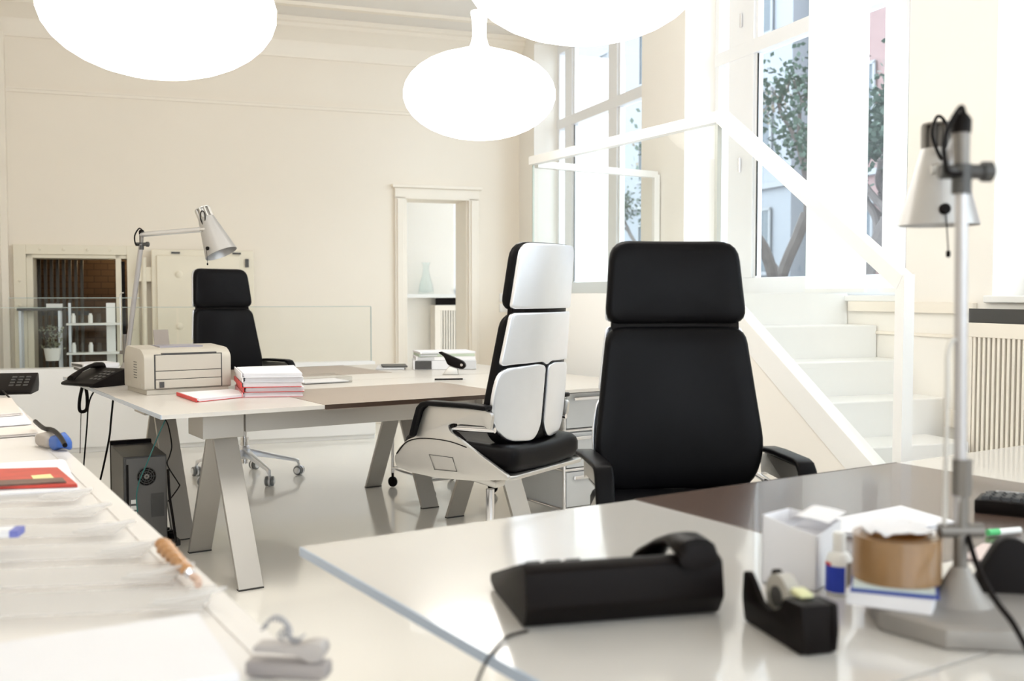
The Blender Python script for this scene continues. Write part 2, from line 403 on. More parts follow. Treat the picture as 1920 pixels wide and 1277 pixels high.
# open vault door leaf folded flat on the wall
o = room(MB().box(-3.34, -2.50, -.14, -.03, 0.12, 1.57).box(-3.30, -2.62, -.16, -.14, 0.2, 1.52), 'door_3', M_vault, smooth=0, bevel=.008)
bb = MB()
for k in range(6): bb.box(-2.575, -2.545, -.155, -.139, .35+k*.215, .42+k*.215)
for x in (-3.18, -2.68): bb.box(x, x+.07, -.155, -.139, 1.535, 1.55)
lab(bb.build('bolt', M_darkgrey, o, smooth=0), 'dark steel locking bolts')
hb = MB().box(-3.45, -3.33, -.12, -.05, 1.30, 1.42).box(-3.45, -3.33, -.12, -.05, .3, .42).cyl((-3.40, -.11, .2), (-3.40, -.11, 1.5), .022)
hb.build('hinge', M_vault, o)
for z in (1.36, .92): MB().lathe([(.03, 0), (.03, .008), (.02, .014), (0, .014)], 16, (-3.12, -.16, z), (0, -1, 0)).build('disc', M_vault, o)
# vault inside
def brick_mat():
    m = bpy.data.materials.new('brown_brick'); m.use_nodes = True; nt = m.node_tree; b = nt.nodes['Principled BSDF']
    tc = nt.nodes.new('ShaderNodeTexCoord'); mp = nt.nodes.new('ShaderNodeMapping'); mp.inputs['Rotation'].default_value = (PI/2, 0, 0)
    br = nt.nodes.new('ShaderNodeTexBrick'); br.inputs['Scale'].default_value = 3.2
    br.inputs['Color1'].default_value = (.15, .085, .04, 1); br.inputs['Color2'].default_value = (.12, .065, .03, 1); br.inputs['Mortar'].default_value = (.06, .035, .02, 1)
    br.inputs['Mortar Size'].default_value = .012; br.inputs['Bias'].default_value = 0; br.inputs['Brick Width'].default_value = .42; br.inputs['Row Height'].default_value = .2
    nt.links.new(tc.outputs['Object'], mp.inputs[0]); nt.links.new(mp.outputs[0], br.inputs['Vector']); nt.links.new(br.outputs['Color'], b.inputs['Base Color'])
    b.inputs['Roughness'].default_value = .7
    return m
M_brick = brick_mat()
room(MB().box(-5.4, -3.2, 1.9, 2.0, 0, 2.2).box(-5.5, -5.4, .35, 2.0, 0, 2.2).box(-3.2, -3.12, .35, 2.0, 0, 2.2).box(-5.5, -3.12, .35, 2.0, 2.2, 2.3), 'wall_vault', M_brick, smooth=0)
vg = thing('steel_grille', 'dark steel bar gate inside the vault opening', 'gate', R(-4.32, -0.75, 0), ROOMA)
vb = MB()
for k in range(9): MB().box(-.02+k*.05, -.02+k*.05+.026, 0, .03, .3, 1.62)  .build('bar', mat('dark_bar', (.09, .08, .065), .5, .4), vg, smooth=0)
for z_, h_ in ((.02, .28), (1.0, .04), (1.6, .06)): MB().box(-.05, .45, .0305, .05, z_, z_+h_).build('rail', M_darkgrey, vg, smooth=0)
vl = thing('wall_lamp', 'small lit wall lamp inside the vault on the brick', 'lamp', R(-3.50, -1.62, 1.50), ROOMA)
MB().box(-.01, .06, .22, .28, -.05, .05).build('bracket', M_darkgrey, vl)
MB().cyl((.02, .15, -.09), (.02, .15, .05), .045, .03).build('shade', mat('lit_shade', (.9, .85, .7), .4, emit=(1, .85, .55), estr=2.5), vl)
pl = bpy.data.lights.new('vault_bulb', 'POINT'); pl.energy = 2.5; pl.color = (1, .75, .45); pl.shadow_soft_size = .05
po = bpy.data.objects.new('vault_bulb', pl); COL.objects.link(po); po.location = R(-3.7, -1.45, 1.5)
# shelving and table in front of the vault
M_steel = mat('light_steel', (.55, .57, .6), .35, .6)
sh = thing('steel_shelf', 'pale steel shelf with two tiers of jars in front of vault opening', 'shelf', R(-4.0, .16, 0), ROOMA)
MB().box(.0, .42, -.08, .08, .94, .955).build('shelf', M_white, sh, smooth=0)
MB().box(.0, .42, -.08, .08, .70, .715).build('shelf', M_white, sh, smooth=0)
MB().box(.30, .37, .05, .07, .0, 1.12).build('upright', M_white, sh, smooth=0)
MB().box(.01, .03, .05, .07, .0, 1.12).build('upright', M_steel, sh, smooth=0)
for zi, z in enumerate((.955, .715)):
    for k in range(4):
        jr = MB().lathe([(0, 0), (.018, 0), (.018, .06), (.012, .068), (.012, .08), (0, .08)], 12).build('jar', M_glass if k % 2 else M_white, None, R(-4.0, .16, z)+RS*(.05+k*.065)+Vector((0, 0, .0003)), 0)
        tag(jr, ['small jar on the upper steel shelf before the vault', 'small jar on the lower steel shelf before the vault'][zi], 'jar', ['jars on the upper steel shelf', 'jars on the lower steel shelf'][zi])
tb = thing('side_table', 'dark topped narrow table behind glass at far left before the vault', 'table', R(-4.36, .13, 0), ROOMA)
MB().box(.0, .33, -.11, .10, 1.06, 1.085).build('table_top', M_darkgrey, tb, smooth=0)
for x in (.01, .30):
    for y in (-.09, .07): MB().box(x, x+.02, y, y+.02, 0, 1.06).build('leg', M_steel, tb, smooth=0)
o = MB().box(0, .12, -.04, .04, 0, .03).build('notebook', M_white, None, R(-4.15, .13, 1.0855), ROOMA); tag(o, 'small white box on dark table before the vault', 'box')
# plant
pt = thing('potted_plant', 'grey green bushy plant behind glass at the vault', 'plant', R(-4.1, .30, .66), 0)
MB().lathe([(0, 0), (.05, 0), (.065, .1), (.058, .1), (.05, .08), (0, .08)], 16).build('pot', M_white, pt)
lf = MB()
for k in range(150):
    a = random.uniform(0, 2*PI); r = random.uniform(0, .09); z = random.uniform(.08, .27); p = Vector((r*math.cos(a), r*math.sin(a), z)); d = Vector((random.uniform(-1, 1), random.uniform(-1, 1), random.uniform(-.2, 1))).normalized()*.03
    n = d.cross(Vector((random.random(), random.random(), .3))).normalized()*.008
    lf.add([p, p+d*.5+n, p+d, p+d*.5-n], [(0, 1, 2, 3)])
lf.build('foliage', mat('grey_green_leaf', (.28, .30, .22), .6), pt)

# white parapet and glass balustrades
M_para = mat('parapet_white', (.92, .92, .92), .45, var=.01)
pr = MB().box(-4.42, -1.62, -.98, -.82, .04, .64).box(-4.42, -1.62, -.95, -.85, 0, .04)
o = pr.build('parapet', M_para, None, C0, ROOMA, smooth=0, bevel=.003); tag(o, 'low white parapet wall carrying glass in front of the vault', 'low wall')
g = thing('glass_balustrade', 'long clear glass balustrade standing on the white parapet', 'balustrade', R(-4.42, .9, .64), ROOMA)
MB().box(.02, 1.25, -.006, .006, .0005, .45).build('glass_panel', M_bal, g, smooth=0)
MB().box(1.27, 2.78, -.006, .006, .0005, .45).build('glass_panel', M_bal, g, smooth=0)
MB().box(.02, 2.78, -.004, .004, .4503, .455).build('top_edge', M_gedge, g, smooth=0)
MB().box(2.78, 2.786, -.006, .006, .0005, .45).build('side_edge', M_gedge, g, smooth=0)
g = thing('glass_balustrade', 'taller glass balustrade close to the vault frame at far left', 'balustrade', R(-4.40, .40, 0), ROOMA)
MB().box(.0, .475, -.006, .006, .0005, 1.16).build('glass_panel', M_bal, g, smooth=0)
MB().box(.485, .97, -.006, .006, .0005, 1.16).build('glass_panel', M_bal, g, smooth=0)
MB().box(.0, .97, -.004, .004, 1.1603, 1.166).build('top_edge', M_gedge, g, smooth=0)

# ---------------------------------------------------------------- staircase, platform
Ks, Kt = -0.776, 4.92
Fs, Ft = -1.047, 3.02
RIS = .157
st = thing('staircase', 'white staircase rising from the room floor to the window platform', 'stairs', C0, ROOMA)
MB().prism([(Fs, -Ft), (-.003, -Ft), (-.003, -4.9), (Ks, -Kt)], 0, 1.2, 'z').build('platform', M_white, st, smooth=0)
risers = [4.9, 5.13, 5.37, 5.61, 5.87, 6.11, 6.35, 6.6]
for k in range(1, 8):
    z = 1.2-RIS*k
    MB().box(Ks+.06, -.003 if k < 4 else -.125, -risers[k], -risers[k-1]-.0005, 0, max(z, .06)-.0).build('step', M_white, st, smooth=0, bevel=.006)
MB().box(-.12, -.003, -7.9, -5.62, 0, .355).build('plinth', M_white, st, smooth=0)
sl = (0.60)
tz = lambda t: 1.235-sl*(t-Kt)
e0, e1 = Kt-.06, 6.55
MB().prism([(-e0, tz(e0)), (-e1, tz(e1)), (-e1, tz(e1)-.14), (-e0, tz(e0)-.14)], Ks-.012, Ks+.055, 'x').build('stringer', M_white, st, smooth=0, bevel=.003)
lab(MB().prism([(-Kt+.0, 1.09), (-e1, tz(e1)-.14), (-e1-.01, 0), (-Kt, 0)], Ks+.0, Ks+.05, 'x').build('side_panel', M_wallw, st, smooth=0), 'cream side panel')
# railing
rl = thing('glass_railing', 'white square handrail with glass infill around platform and stairs', 'railing', C0, ROOMA)
RZ = 2.055; hw = .028
def beam(p0, p1, w, h, name, m, par):
    p0, p1 = Vector(p0), Vector(p1); d = (p1-p0).normalized(); x = d.cross(Vector((0, 0, 1)))
    x = x.normalized() if x.length > .01 else Vector((1, 0, 0)); u = x.cross(d).normalized()
    c = [(-w, -h), (w, -h), (w, h), (-w, h)]
    return MB().hexa([p0+x*a+u*b for a, b in c]+[p1+x*a+u*b for a, b in c]).build(name, m, par, smooth=0)
K = Vector((Ks+.02, -Kt, RZ)); FF = Vector((Fs+.02, -Ft-.02, RZ)); E = Vector((Ks+.02, -(Kt+1.275), RZ-.815))
beam(FF, K+Vector((0, .0, 0)), .026, .026, 'handrail', M_white, rl)
beam(K+Vector((0, .02, .004)), E, .026, .030, 'handrail', M_white, rl)
beam((E.x, E.y, .36), (E.x, E.y, E.z+.03), .024, .024, 'post', M_white, rl)
W = Vector((-.03, -2.85, RZ-.03))
beam(FF+Vector((.03, 0, -.02)), W, .022, .022, 'handrail', M_white, rl)
beam((W.x, W.y, 1.2005), W, .02, .02, 'post', M_white, rl)
def gpan(pts, off, name='glass_panel'):
    b = MB(); vs = [Vector(p) for p in pts]; o2 = Vector(off); n = len(vs)
    b.add([v-o2 for v in vs]+[v+o2 for v in vs], [tuple(range(n))[::-1], tuple(range(n, 2*n))]+[(i, (i+1) % n, n+(i+1) % n, n+i) for i in range(n)])
    return b.build(name, M_bal, rl, smooth=0)
gpan([(FF.x+.0, FF.y-.03, 1.201), (K.x, K.y+.05, 1.201), (K.x, K.y+.05, RZ-.03), (FF.x, FF.y-.03, RZ-.03)], (.006, 0, 0))
gpan([(K.x, K.y-.05, tz(Kt+.05)+.005), (K.x, E.y+.035, tz(Kt+1.27)+.005), (K.x, E.y+.035, E.z-.01), (K.x, K.y-.05, RZ-.065)], (.006, 0, 0))
gpan([(FF.x+.04, FF.y+.004, 1.201), (W.x-.03, W.y, 1.201), (W.x-.03, W.y, RZ-.06), (FF.x+.04, FF.y+.004, RZ-.05)], (0, .006, 0))
beam((K.x, K.y+.045, 1.2005), (K.x, K.y+.045, RZ-.03), .012, .012, 'edge_strip', mat('glass_edge_grey', (.55, .58, .55), .3), rl)
beam((FF.x, FF.y-.02, 1.2005), (FF.x, FF.y-.02, RZ-.03), .005, .005, 'edge_strip', M_gedge, rl)

# ---------------------------------------------------------------- pendant lamps
def pendant(c, lbl, first=[None]):
    if first[0] is None:
        t = thing('pendant_lamp', lbl, 'lamp', c, 0, 'white opal pendant lamps')
        pf = [(0, -.232)]
        for k in range(1, 16):
            a = -PI/2+PI*k/16*.93
            pf.append((.40*math.cos(a), .232*math.sin(a)))
        pf += [(.055, .245), (.044, .27), (.037, .30), (.037, .36), (.041, .40), (.046, .425), (.044, .432), (0, .432)]
        MB().lathe(pf, 64, cap=False).build('lamp_shade', M_lamp, t, smooth=60)
        MB().cyl((0, 0, .43), (0, 0, CEIL-2.25), .003, n=8).build('cord', M_white, t)
        MB().lathe([(0, 0), (.05, 0), (.05, -.02), (0, -.03)], 20, (0, 0, CEIL-2.25)).build('ceiling_cap', M_white, t)
        first[0] = t; return t
    t = copy_tree(first[0]); t.location = c; t['label'] = lbl; return t
CL = PD(899, 178, 5.43); A_ = PD(299, 18, 3.62); B_ = PD(1094, -58, 3.4)
pendant((CL.x, CL.y, CL.z), 'white glowing pendant lamp with its narrow neck visible, farthest of the three')
for cc, l in ((A_, 'large glowing oval pendant lamp at upper left, cut by picture top'), (B_, 'large glowing oval pendant lamp at top middle, overlapping the smaller one')):
    t = pendant(cc, l)
    dz = CEIL-2.25-(CEIL-cc.z)
    for ch in t.children:
        if ch.name.startswith('cord'):
            ch.data = ch.data.copy()
            for v in ch.data.vertices:
                if v.co.z > .6: v.co.z = CEIL-cc.z
        if ch.name.startswith('ceiling_cap'): ch.location.z = (CEIL-cc.z)-(CEIL-2.25)
t0 = [o for o in COL.objects if o.name == 'pendant_lamp'][0]
for ch in t0.children:
    if ch.name.startswith('cord'):
        ch.data = ch.data.copy()
        for v in ch.data.vertices:
            if v.co.z > .6: v.co.z = CEIL-CL.z
    if ch.name.startswith('ceiling_cap'): ch.location.z = (CEIL-CL.z)-(CEIL-2.25)

# ---------------------------------------------------------------- office chairs
def make_chair(lbl):
    t = thing('office_chair', lbl, 'chair')
    lean = lambda z: -.205-(z-.6)*.095
    def bk(off):    # maps outline x,z,w : w>0 towards the front (+y)
        return lambda x, z, w: (x, lean(z)+.9*x*x+off+w, z)
    hr = rpoly([(-.222, 1.106), (.222, 1.106), (.200, 1.362), (-.200, 1.362)], [.05, .05, .06, .06])
    MB().cushion(hr, .048, .022, bk(0), .012).build('headrest', M_leather, t, smooth=60)
    bc = rpoly([(-.222, .60), (.222, .60), (.265, .72), (.248, .85), (.216, 1.098), (-.216, 1.098), (-.248, .85), (-.265, .72)], [.06, .06, .08, .2, .05, .05, .2, .08])
    MB().cushion(bc, .048, .022, bk(0), .015).build('backrest', M_leather, t, smooth=60)
    MB().cushion(rpoly([(-.20, 1.082), (.20, 1.082), (.20, 1.128), (-.20, 1.128)], .01), .024, .006, bk(-.006)).build('gap_shade_filler', M_blackp, t)  # black filler added to paint shade into the gap below the headrest
    # aluminium shells behind
    s1 = rpoly([(-.216, 1.112), (.216, 1.112), (.194, 1.357), (-.194, 1.357)], [.02, .02, .05, .05])
    lab(MB().cushion(s1, .016, .004, bk(-.026), inner=14).build('headrest_shell', M_alu, t, smooth=60), 'curved brushed aluminium headrest shell')
    s2 = rpoly([(-.244, .80), (-.20, .905), (-.03, .909), (.0, .893), (.03, .909), (.20, .905), (.244, .80), (.252, .84), (.208, 1.098), (-.208, 1.098), (-.252, .84)][1:6]+[(.242, .90), (.214, 1.098), (-.214, 1.098), (-.242, .90)], .02)
    lab(MB().cushion(s2, .016, .004, bk(-.026), inner=14).build('upper_shell', M_alu, t, smooth=60), 'brushed aluminium upper back shell')
    for sx in (-1, 1):
        pts = [(.012, .66), (.05, .605), (.20, .615), (.264, .70), (.264, .80), (.244, .892), (.06, .902), (.010, .892)]
        o = rpoly([(sx*a, z) for a, z in pts], [.03, .05, .07, .05, .05, .045, .02, .018])
        lab(MB().cushion(o, .016, .004, bk(-.028), inner=14).build('lower_shell', M_alu, t, smooth=60), 'brushed aluminium lower back shell')
    # side plates with arm loops
    side = [(-.275, .492), (-.272, .508), (-.10, .600), (-.045, .632), (-.012, .650), (-.002, .672), (-.02, .682), (-.17, .682), (-.195, .665), (-.205, .725), (-.17, .742),
            (.085, .742), (.112, .725), (.150, .62), (.19, .605), (.235, .57), (.258, .53), (.25, .495), (.18, .478), (.05, .468), (-.12, .474)]
    side = rpoly(side, .012, 3)
    for sx in (-1, 1):
        x = sx*.278
        lab(MB().prism(side, x-.009, x+.009, 'x').build('side_plate', M_alum, t, smooth=30, bevel=.003), 'satin aluminium side plate')
        path = [(-.19, .750), (-.10, .754), (.08, .754), (.105, .749), (.122, .732), (.14, .68), (.158, .622)]
        pad = MB(); n = len(path); w = .027; cx = x+sx*.010
        top = []; bot = []
        for i, (yy, zz) in enumerate(path):
            a = Vector(path[max(0, i-1)]); c = Vector(path[min(n-1, i+1)]); d = (c-a).normalized(); nn = Vector((-d.y, d.x))
            if nn.y < -.2: nn = -nn
            if i >= 4: nn = Vector((abs(nn.x), abs(nn.y)))
            hh = .009
            top.append((yy+nn.x*hh, zz+nn.y*hh)); bot.append((yy-nn.x*hh, zz-nn.y*hh))
        pad.prism(top+bot[::-1], cx-w, cx+w, 'x').build('armrest_pad', M_leather, t, smooth=50, bevel=.007, seg=3)
        hd = MB().tube([(x-sx*.015, -.02, .675), (x-sx*.015, .0, .665), (x-sx*.015, -.005, .645), (x-sx*.015, -.03, .635), (x-sx*.015, -.06, .612)], .013, 8, sub=3)
        hd.build('inner_trim', M_blackp, t)
    for sx in (-1, 1): MB().cyl((sx*.262, -.01, .660), (sx*.262, -.20, .665), .010).build('side_rod', M_chrome, t)
    se = rpoly([(-.262, -.275), (.262, -.275), (.262, .20), (.22, .27), (-.22, .27), (-.262, .20)], .05)
    def seatf(x, y, w): return (x, y, .553+w+.012*(abs(x)/.26)**2+(.01*math.sin((y+.1)*5)))
    MB().cushion(se, .098, .042, seatf, .006, seg=7).build('seat', M_leather, t, smooth=60)
    pan = rpoly([(-.268, -.282), (.268, -.282), (.268, .20), (.2, .24), (-.2, .24), (-.268, .20)], .04)
    lab(MB().cushion(pan, .016, .004, lambda x, y, w: (x, y, .494+w)).build('seat_pan', M_alum, t, smooth=50), 'thin metal seat pan')
    MB().hexa([(-.035, -.05, .395), (.035, -.05, .395), (.06, .22, .445), (-.06, .22, .445), (-.04, -.055, .425), (.04, -.055, .425), (.08, .24, .484), (-.08, .24, .484)]).build('mechanism', M_alum, t, bevel=.010)
    MB().hexa([(-.03, -.045, .4255), (.03, -.045, .4255), (.05, .14, .462), (-.05, .14, .462), (-.03, -.045, .430), (.03, -.045, .430), (.05, .14, .467), (-.05, .14, .467)]).build('mechanism_cover', M_blackp, t)
    for sx in (-1, 1):
        xo = sx*.2885
        MB().tube([(xo, .245, .545), (xo, .20, .592), (xo, .14, .612), (xo, .06, .617), (xo, -.02, .612), (xo, -.09, .597)], .0022, 6, sub=4).build('seam', M_blackp, t)
        MB().tube([(xo, .085, .555), (xo, -.025, .553), (xo, -.045, .502), (xo, .06, .500)], .0013, 5, closed=True).build('cover_outline', M_darkgrey, t)
    lv = MB().cyl((.06, .05, .455), (.30, .07, .44), .007); lv.lathe([(.014, 0), (.016, .03), (0, .034)], 12, (.30, .07, .44), (1, 0, -.05)); lv.build('lever', M_chrome, t)
    MB().cyl((0, 0, .24), (0, 0, .40), .018).cyl((0, 0, .10), (0, 0, .27), .026).build('gas_column', M_chrome, t)
    base = MB().lathe([(0, .13), (.036, .13), (.042, .15), (.038, .20), (.03, .215), (0, .215)], 24)
    hub = base.build('base_hub', M_alu, t)
    for k in range(5):
        a = 2*PI*k/5+.14; d = Vector((math.cos(a), math.sin(a), 0)); n = Vector((-d.y, d.x, 0)); Z = Vector((0, 0, 1))
        def sec(r, w, zt, zb): return [d*r-n*w+Z*zb, d*r+n*w+Z*zb, d*r+n*w*.7+Z*zt, d*r-n*w*.7+Z*zt]
        ss = [sec(.03, .028, .195, .150), sec(.17, .020, .155, .125), sec(.33, .013, .112, .090), sec(.352, .011, .102, .064)]
        b = MB(); vs = [p for q in ss for p in q]; fs = [(0, 1, 2, 3), (12, 15, 14, 13)]
        for q in range(3):
            for i in range(4): fs.append((q*4+i, q*4+(i+1) % 4, q*4+4+(i+1) % 4, q*4+4+i))
        b.add(vs, fs); lg = b.build('leg', M_alu, t, bevel=.003)
        cc = d*.350+Z*.032; axis = (n*.8+d*.6).normalized(); wh = MB()
        for sg in (-1, 1):
            wh.lathe([(0, -.010), (.027, -.010), (.031, -.005), (.031, .005), (.027, .010), (0, .010)], 20, cc+axis*(.017*sg), axis)
        wh.build('castor', mat('castor_grey', (.22, .23, .24), .35, .3), lg)
        cp = MB()
        for sg in (-1, 1): cp.lathe([(0, 0), (.021, 0), (.021, .004), (.017, .006), (0, .006)], 20, cc+axis*(.026*sg), axis*sg)
        cp.cyl(cc+Z*.0, cc+Z*.045, .008).lathe([(.034, -.006), (.034, .006)], 20, cc+Z*.001, axis, cap=False)
        cp.build('castor_cap', M_alu, lg)
    return t
c1 = make_chair('black leather high-back office chair facing the viewer behind the near desk')
c1.location = (.525, 2.93, 0); c1.rotation_euler = (0, 0, math.radians(186))
c2 = copy_tree(c1); c2.location = (-.088, 4.08, .03); c2.rotation_euler = (0, 0, math.radians(57))
for ch in c2.children:
    if ch.name.split('.')[0] in ('base_hub', 'leg'): ch.location.z = -.03
    if ch.name.startswith('gas_column'): ch.location.z = -.015
c2['label'] = 'office chair turned away showing its brushed aluminium back shells, by the middle desk'
c3 = copy_tree(c1); c3.location = (-1.735, 6.60, 0); c3.rotation_euler = (0, 0, math.radians(180+50))
for ch in c1.children:
    if ch.name.split('.')[0] in ('side_plate', 'armrest_pad', 'inner_trim', 'side_rod', 'seam', 'cover_outline'): ch.location.z = -.03
c3['label'] = 'farthest high-back leather office chair behind the printer and stacked folders'
for c in (c1, c2, c3): c['group'] = 'high-back office chairs'

# ---------------------------------------------------------------- desks
ANG = math.radians(32.8)
U = Vector((math.cos(ANG), math.sin(ANG), 0)); V = Vector((-math.sin(ANG), math.cos(ANG), 0))
M0 = P(303, 779, .74); M0.z = 0
N0 = P(565, 1025, .74); N0.z = 0
TH = .016
def top_with_inlay(t, x0, x1, y0, y1, i0, i1, j0, j1, mi):
    """desk board with a rectangular inlay panel let in flush at one long edge"""
    z0, z1 = .74-TH, .74
    b = MB()
    b.box(x0, i0, y0, y1, z0, z1).box(i1, x1, y0, y1, z0, z1)
    if j0 > y0+1e-4: b.box(i0, i1, y0, j0, z0, z1)
    if j1 < y1-1e-4: b.box(i0, i1, j1, y1, z0, z1)
    tp = b.build('table_top', M_desktop2 if mi == M_inlay2 else M_desktop, t, smooth=0)
    MB().box(i0+.002, i1-.002, j0-(0 if j0 > y0 else -.0), j1, z0-.004, z1+.001).build('leather_inlay', mi, t, smooth=0, bevel=.001)
    yo = y0 if j0 <= y0+1e-4 else y1
    sg = -1 if yo == y0 else 1
    lab(MB().box(i0+.001, i1-.001, min(yo+sg*.0004, yo+sg*.003), max(yo+sg*.0004, yo+sg*.003), z0-.001, .7415).build('inlay_edge', mat('dark_brown_edge', (.05, .03, .02), .4), t, smooth=0), 'dark brown edge')
    return tp
def trestle(t, u, v0, v1, top=.665):
    vc = (v0+v1)/2; w = .052
    for vf, s in ((v0, -1), (v1, 1)):
        # plate leg leaning outwards; broad face seen along v
        a0, a1 = vf-.012, vf+.012
        b0, b1 = vc+s*.035-.012, vc+s*.035+.012
        MB().hexa([(u-w, a0, .006), (u+w, a0, .006), (u+w, a1, .006), (u-w, a1, .006), (u-w, b0, top-.07), (u+w, b0, top-.07), (u+w, b1, top-.07), (u-w, b1, top-.07)]).build('leg', M_deskleg, t, smooth=0, bevel=.002)
        MB().box(u-w, u+w, a0-.002, a1+.002, 0.0005, .006).build('foot_pad', M_darkgrey, t, smooth=0)
    MB().box(u-.115, u+.06, vc-.12, vc+.10, top-.075, .722).build('joint_box', M_deskleg, t, smooth=0, bevel=.003)
def desk(lbl, loc, rz, y0, y1, W, inl1, inl2, mi, tr, edge_left=True, flip=False):
    t = thing('desk', lbl, 'desk', loc, rz)
    ym = (y0+y1)/2
    top_with_inlay(t, 0, W, y0, ym-.004, inl1[0], inl1[1], *( (y0, y0+.70) ), mi)
    top_with_inlay(t, 0, W, ym+.004, y1, inl2[0], inl2[1], *( (y1-.70, y1) ), mi)
    MB().box(-.004, -.0003, y0, y1, .74-TH, .7398).build('edge_band', M_edge, t, smooth=0)
    for (v0, v1) in tr:
        vc = (v0+v1)/2
        for u in (.36, 1.72): trestle(t, u, v0, v1)
        MB().box(.45, W-.45, vc-.05, vc-.025, .60, .722).build('beam', M_deskleg, t, smooth=0, bevel=.002)
    return t
dm = desk('middle double desk with printer and red folders, grey top on metal trestles', M0, ANG, 0, 2.12, 2.45, (.655, 1.585), (.70, 1.66), M_inlay2, ((.08, .80), (1.08, 1.82)))
dn = desk('near glossy desk with dark brown inlay, telephone and lamp at lower right', N0, ANG, -2.0, 0, 2.6, (.85, 1.75), (.78, 1.70), M_inlay, ((-1.70, -1.05), (-.85, -.22)))

def D(u, v, z=.74): return M0+U*u+V*v+Vector((0, 0, z))
def pedestal(loc, rz, lbl, nd=3):
    t = thing('drawer_pedestal', lbl, 'pedestal', loc, rz)
    w, d, z0, z1 = .42, .50, .09, .70
    fr = MB(); r = .009
    for x in (0, w):
        for y in (0, d): fr.cyl((x, y, z0), (x, y, z1), r, n=10)
    hs = [z0+(z1-z0)*k/nd for k in range(nd+1)]
    for z in hs:
        for x in (0, w): fr.cyl((x, 0, z), (x, d, z), r, n=10)
        for y in (0, d): fr.cyl((0, y, z), (w, y, z), r, n=10)
    fr.build('chrome_frame', M_chrome, t)
    MB().box(.006, .010, .01, d-.01, z0, z1).box(w-.010, w-.006, .01, d-.01, z0, z1).box(0.01, w-.01, d-.012, d-.006, z0, z1).box(.01, w-.01, .01, d-.01, z1-.004, z1+.002).build('panel', mat('pale_grey_panel', (.62, .64, .66), .35), t, smooth=0)
    for k in range(nd):
        dr = MB().box(.012, w-.012, -.004, .02, hs[k]+.012, hs[k+1]-.012).build('drawer', mat('pale_grey_panel', (.62, .64, .66)), t, smooth=0, bevel=.003)
        MB().box(.05, w-.05, -.022, -.004, hs[k+1]-.05, hs[k+1]-.03).build('handle', M_chrome, dr, smooth=0, bevel=.004)
    for x in (.02, w-.02):
        for y in (.02, d-.02):
            MB().lathe([(0, -.012), (.028, -.012), (.032, 0), (.028, .012), (0, .012)], 16, (x, y, .0325), (1, .3, 0)).cyl((x, y, .03), (x, y, z0), .008).build('castor', M_blackp, t)
    return t
q = D(2.07, .28, 0)
pedestal(q, ANG, 'chrome framed drawer pedestal between the two large chairs')
# trolley behind
tr = thing('trolley', 'chrome tube trolley on castors under the far side of middle desk', 'trolley', D(1.82, 1.25, 0), ANG)
fr = MB()
for x in (0, .42):
    for y in (0, .5): fr.cyl((x, y, .09), (x, y, .62), .010, n=10)
for z in (.12, .60):
    for x in (0, .42): fr.cyl((x, 0, z), (x, .5, z), .010, n=10)
    for y in (0, .5): fr.cyl((0, y, z), (.42, y, z), .010, n=10)
fr.build('frame', M_chrome, tr)
MB().box(.0, .42, 0, .5, .605, .618).build('shelf', M_white, tr, smooth=0)
for x in (.0, .42):
    for y in (0, .5): MB().lathe([(0, -.012), (.03, -.012), (.034, 0), (.03, .012), (0, .012)], 16, (x, y, .0345), (1, .3, 0)).cyl((x, y, .03), (x, y, .09), .008).build('castor', M_blackp, tr)

# ---------------------------------------------------------------- printer
pw = .40
pp = P(271, 742, .74); pz = .741
pt = thing('printer', 'beige laser printer at left end of the middle desk', 'printer', (pp.x, pp.y, pz), math.radians(35))
bd = rpoly([(0, .022), (.34, .022), (.34, .17), (.30, .215), (.05, .205), (0, .175)], [.012, .012, .03, .03, .04, .02], 4)
MB().prism(bd, .0, pw, 'x').build('body', M_print, pt, smooth=35, bevel=.004)
MB().prism([(.005, .0), (.33, .0), (.33, .0215), (.005, .0215)], .012, pw-.012, 'x').build('foot', M_print, pt, smooth=0)
MB().box(.044, pw-.044, -.0015, .0, .026, .182).build('seam', M_darkgrey, pt, smooth=0)
MB().box(.05, pw-.05, -.006, .0, .108, .178).build('tray_door', M_print, pt, smooth=0, bevel=.002)
MB().box(.05, pw-.05, -.007, .0, .028, .066).build('paper_drawer', M_print, pt, smooth=0, bevel=.002)
MB().box(.05, pw-.05, -.005, .0, .069, .105).build('middle_panel', M_print, pt, smooth=0, bevel=.002)
MB().box(.08, pw-.07, -.003, .03, .181, .187).build('slot', M_darkgrey, pt, smooth=0)
MB().box(.065, .085, -.012, -.006, .032, .058).build('latch', M_darkgrey, pt, smooth=0)
MB().box(.10, pw-.10, .10, .26, .2, .214).build('output_tray', mat('printer_grey', (.30, .29, .33), .4), pt, smooth=0)
MB().hexa([(.12, .25, .20), (.19, .25, .20), (.19, .255, .20), (.12, .255, .20), (.12, .275, .285), (.19, .275, .285), (.19, .28, .285), (.12, .28, .285)]).build('paper_support', mat('taupe_plastic', (.24, .205, .18), .5), pt, smooth=0)
vt = MB()
for k in range(7): vt.box(-.0015, .0, .12, .17, .07+k*.012, .073+k*.012)
vt.build('vent', M_darkgrey, pt, smooth=0)
MB().box(-.0015, 0, .04, .1, .03, .05).box(-.0015, 0, .22, .30, .03, .05).build('socket', M_print, pt, smooth=0)

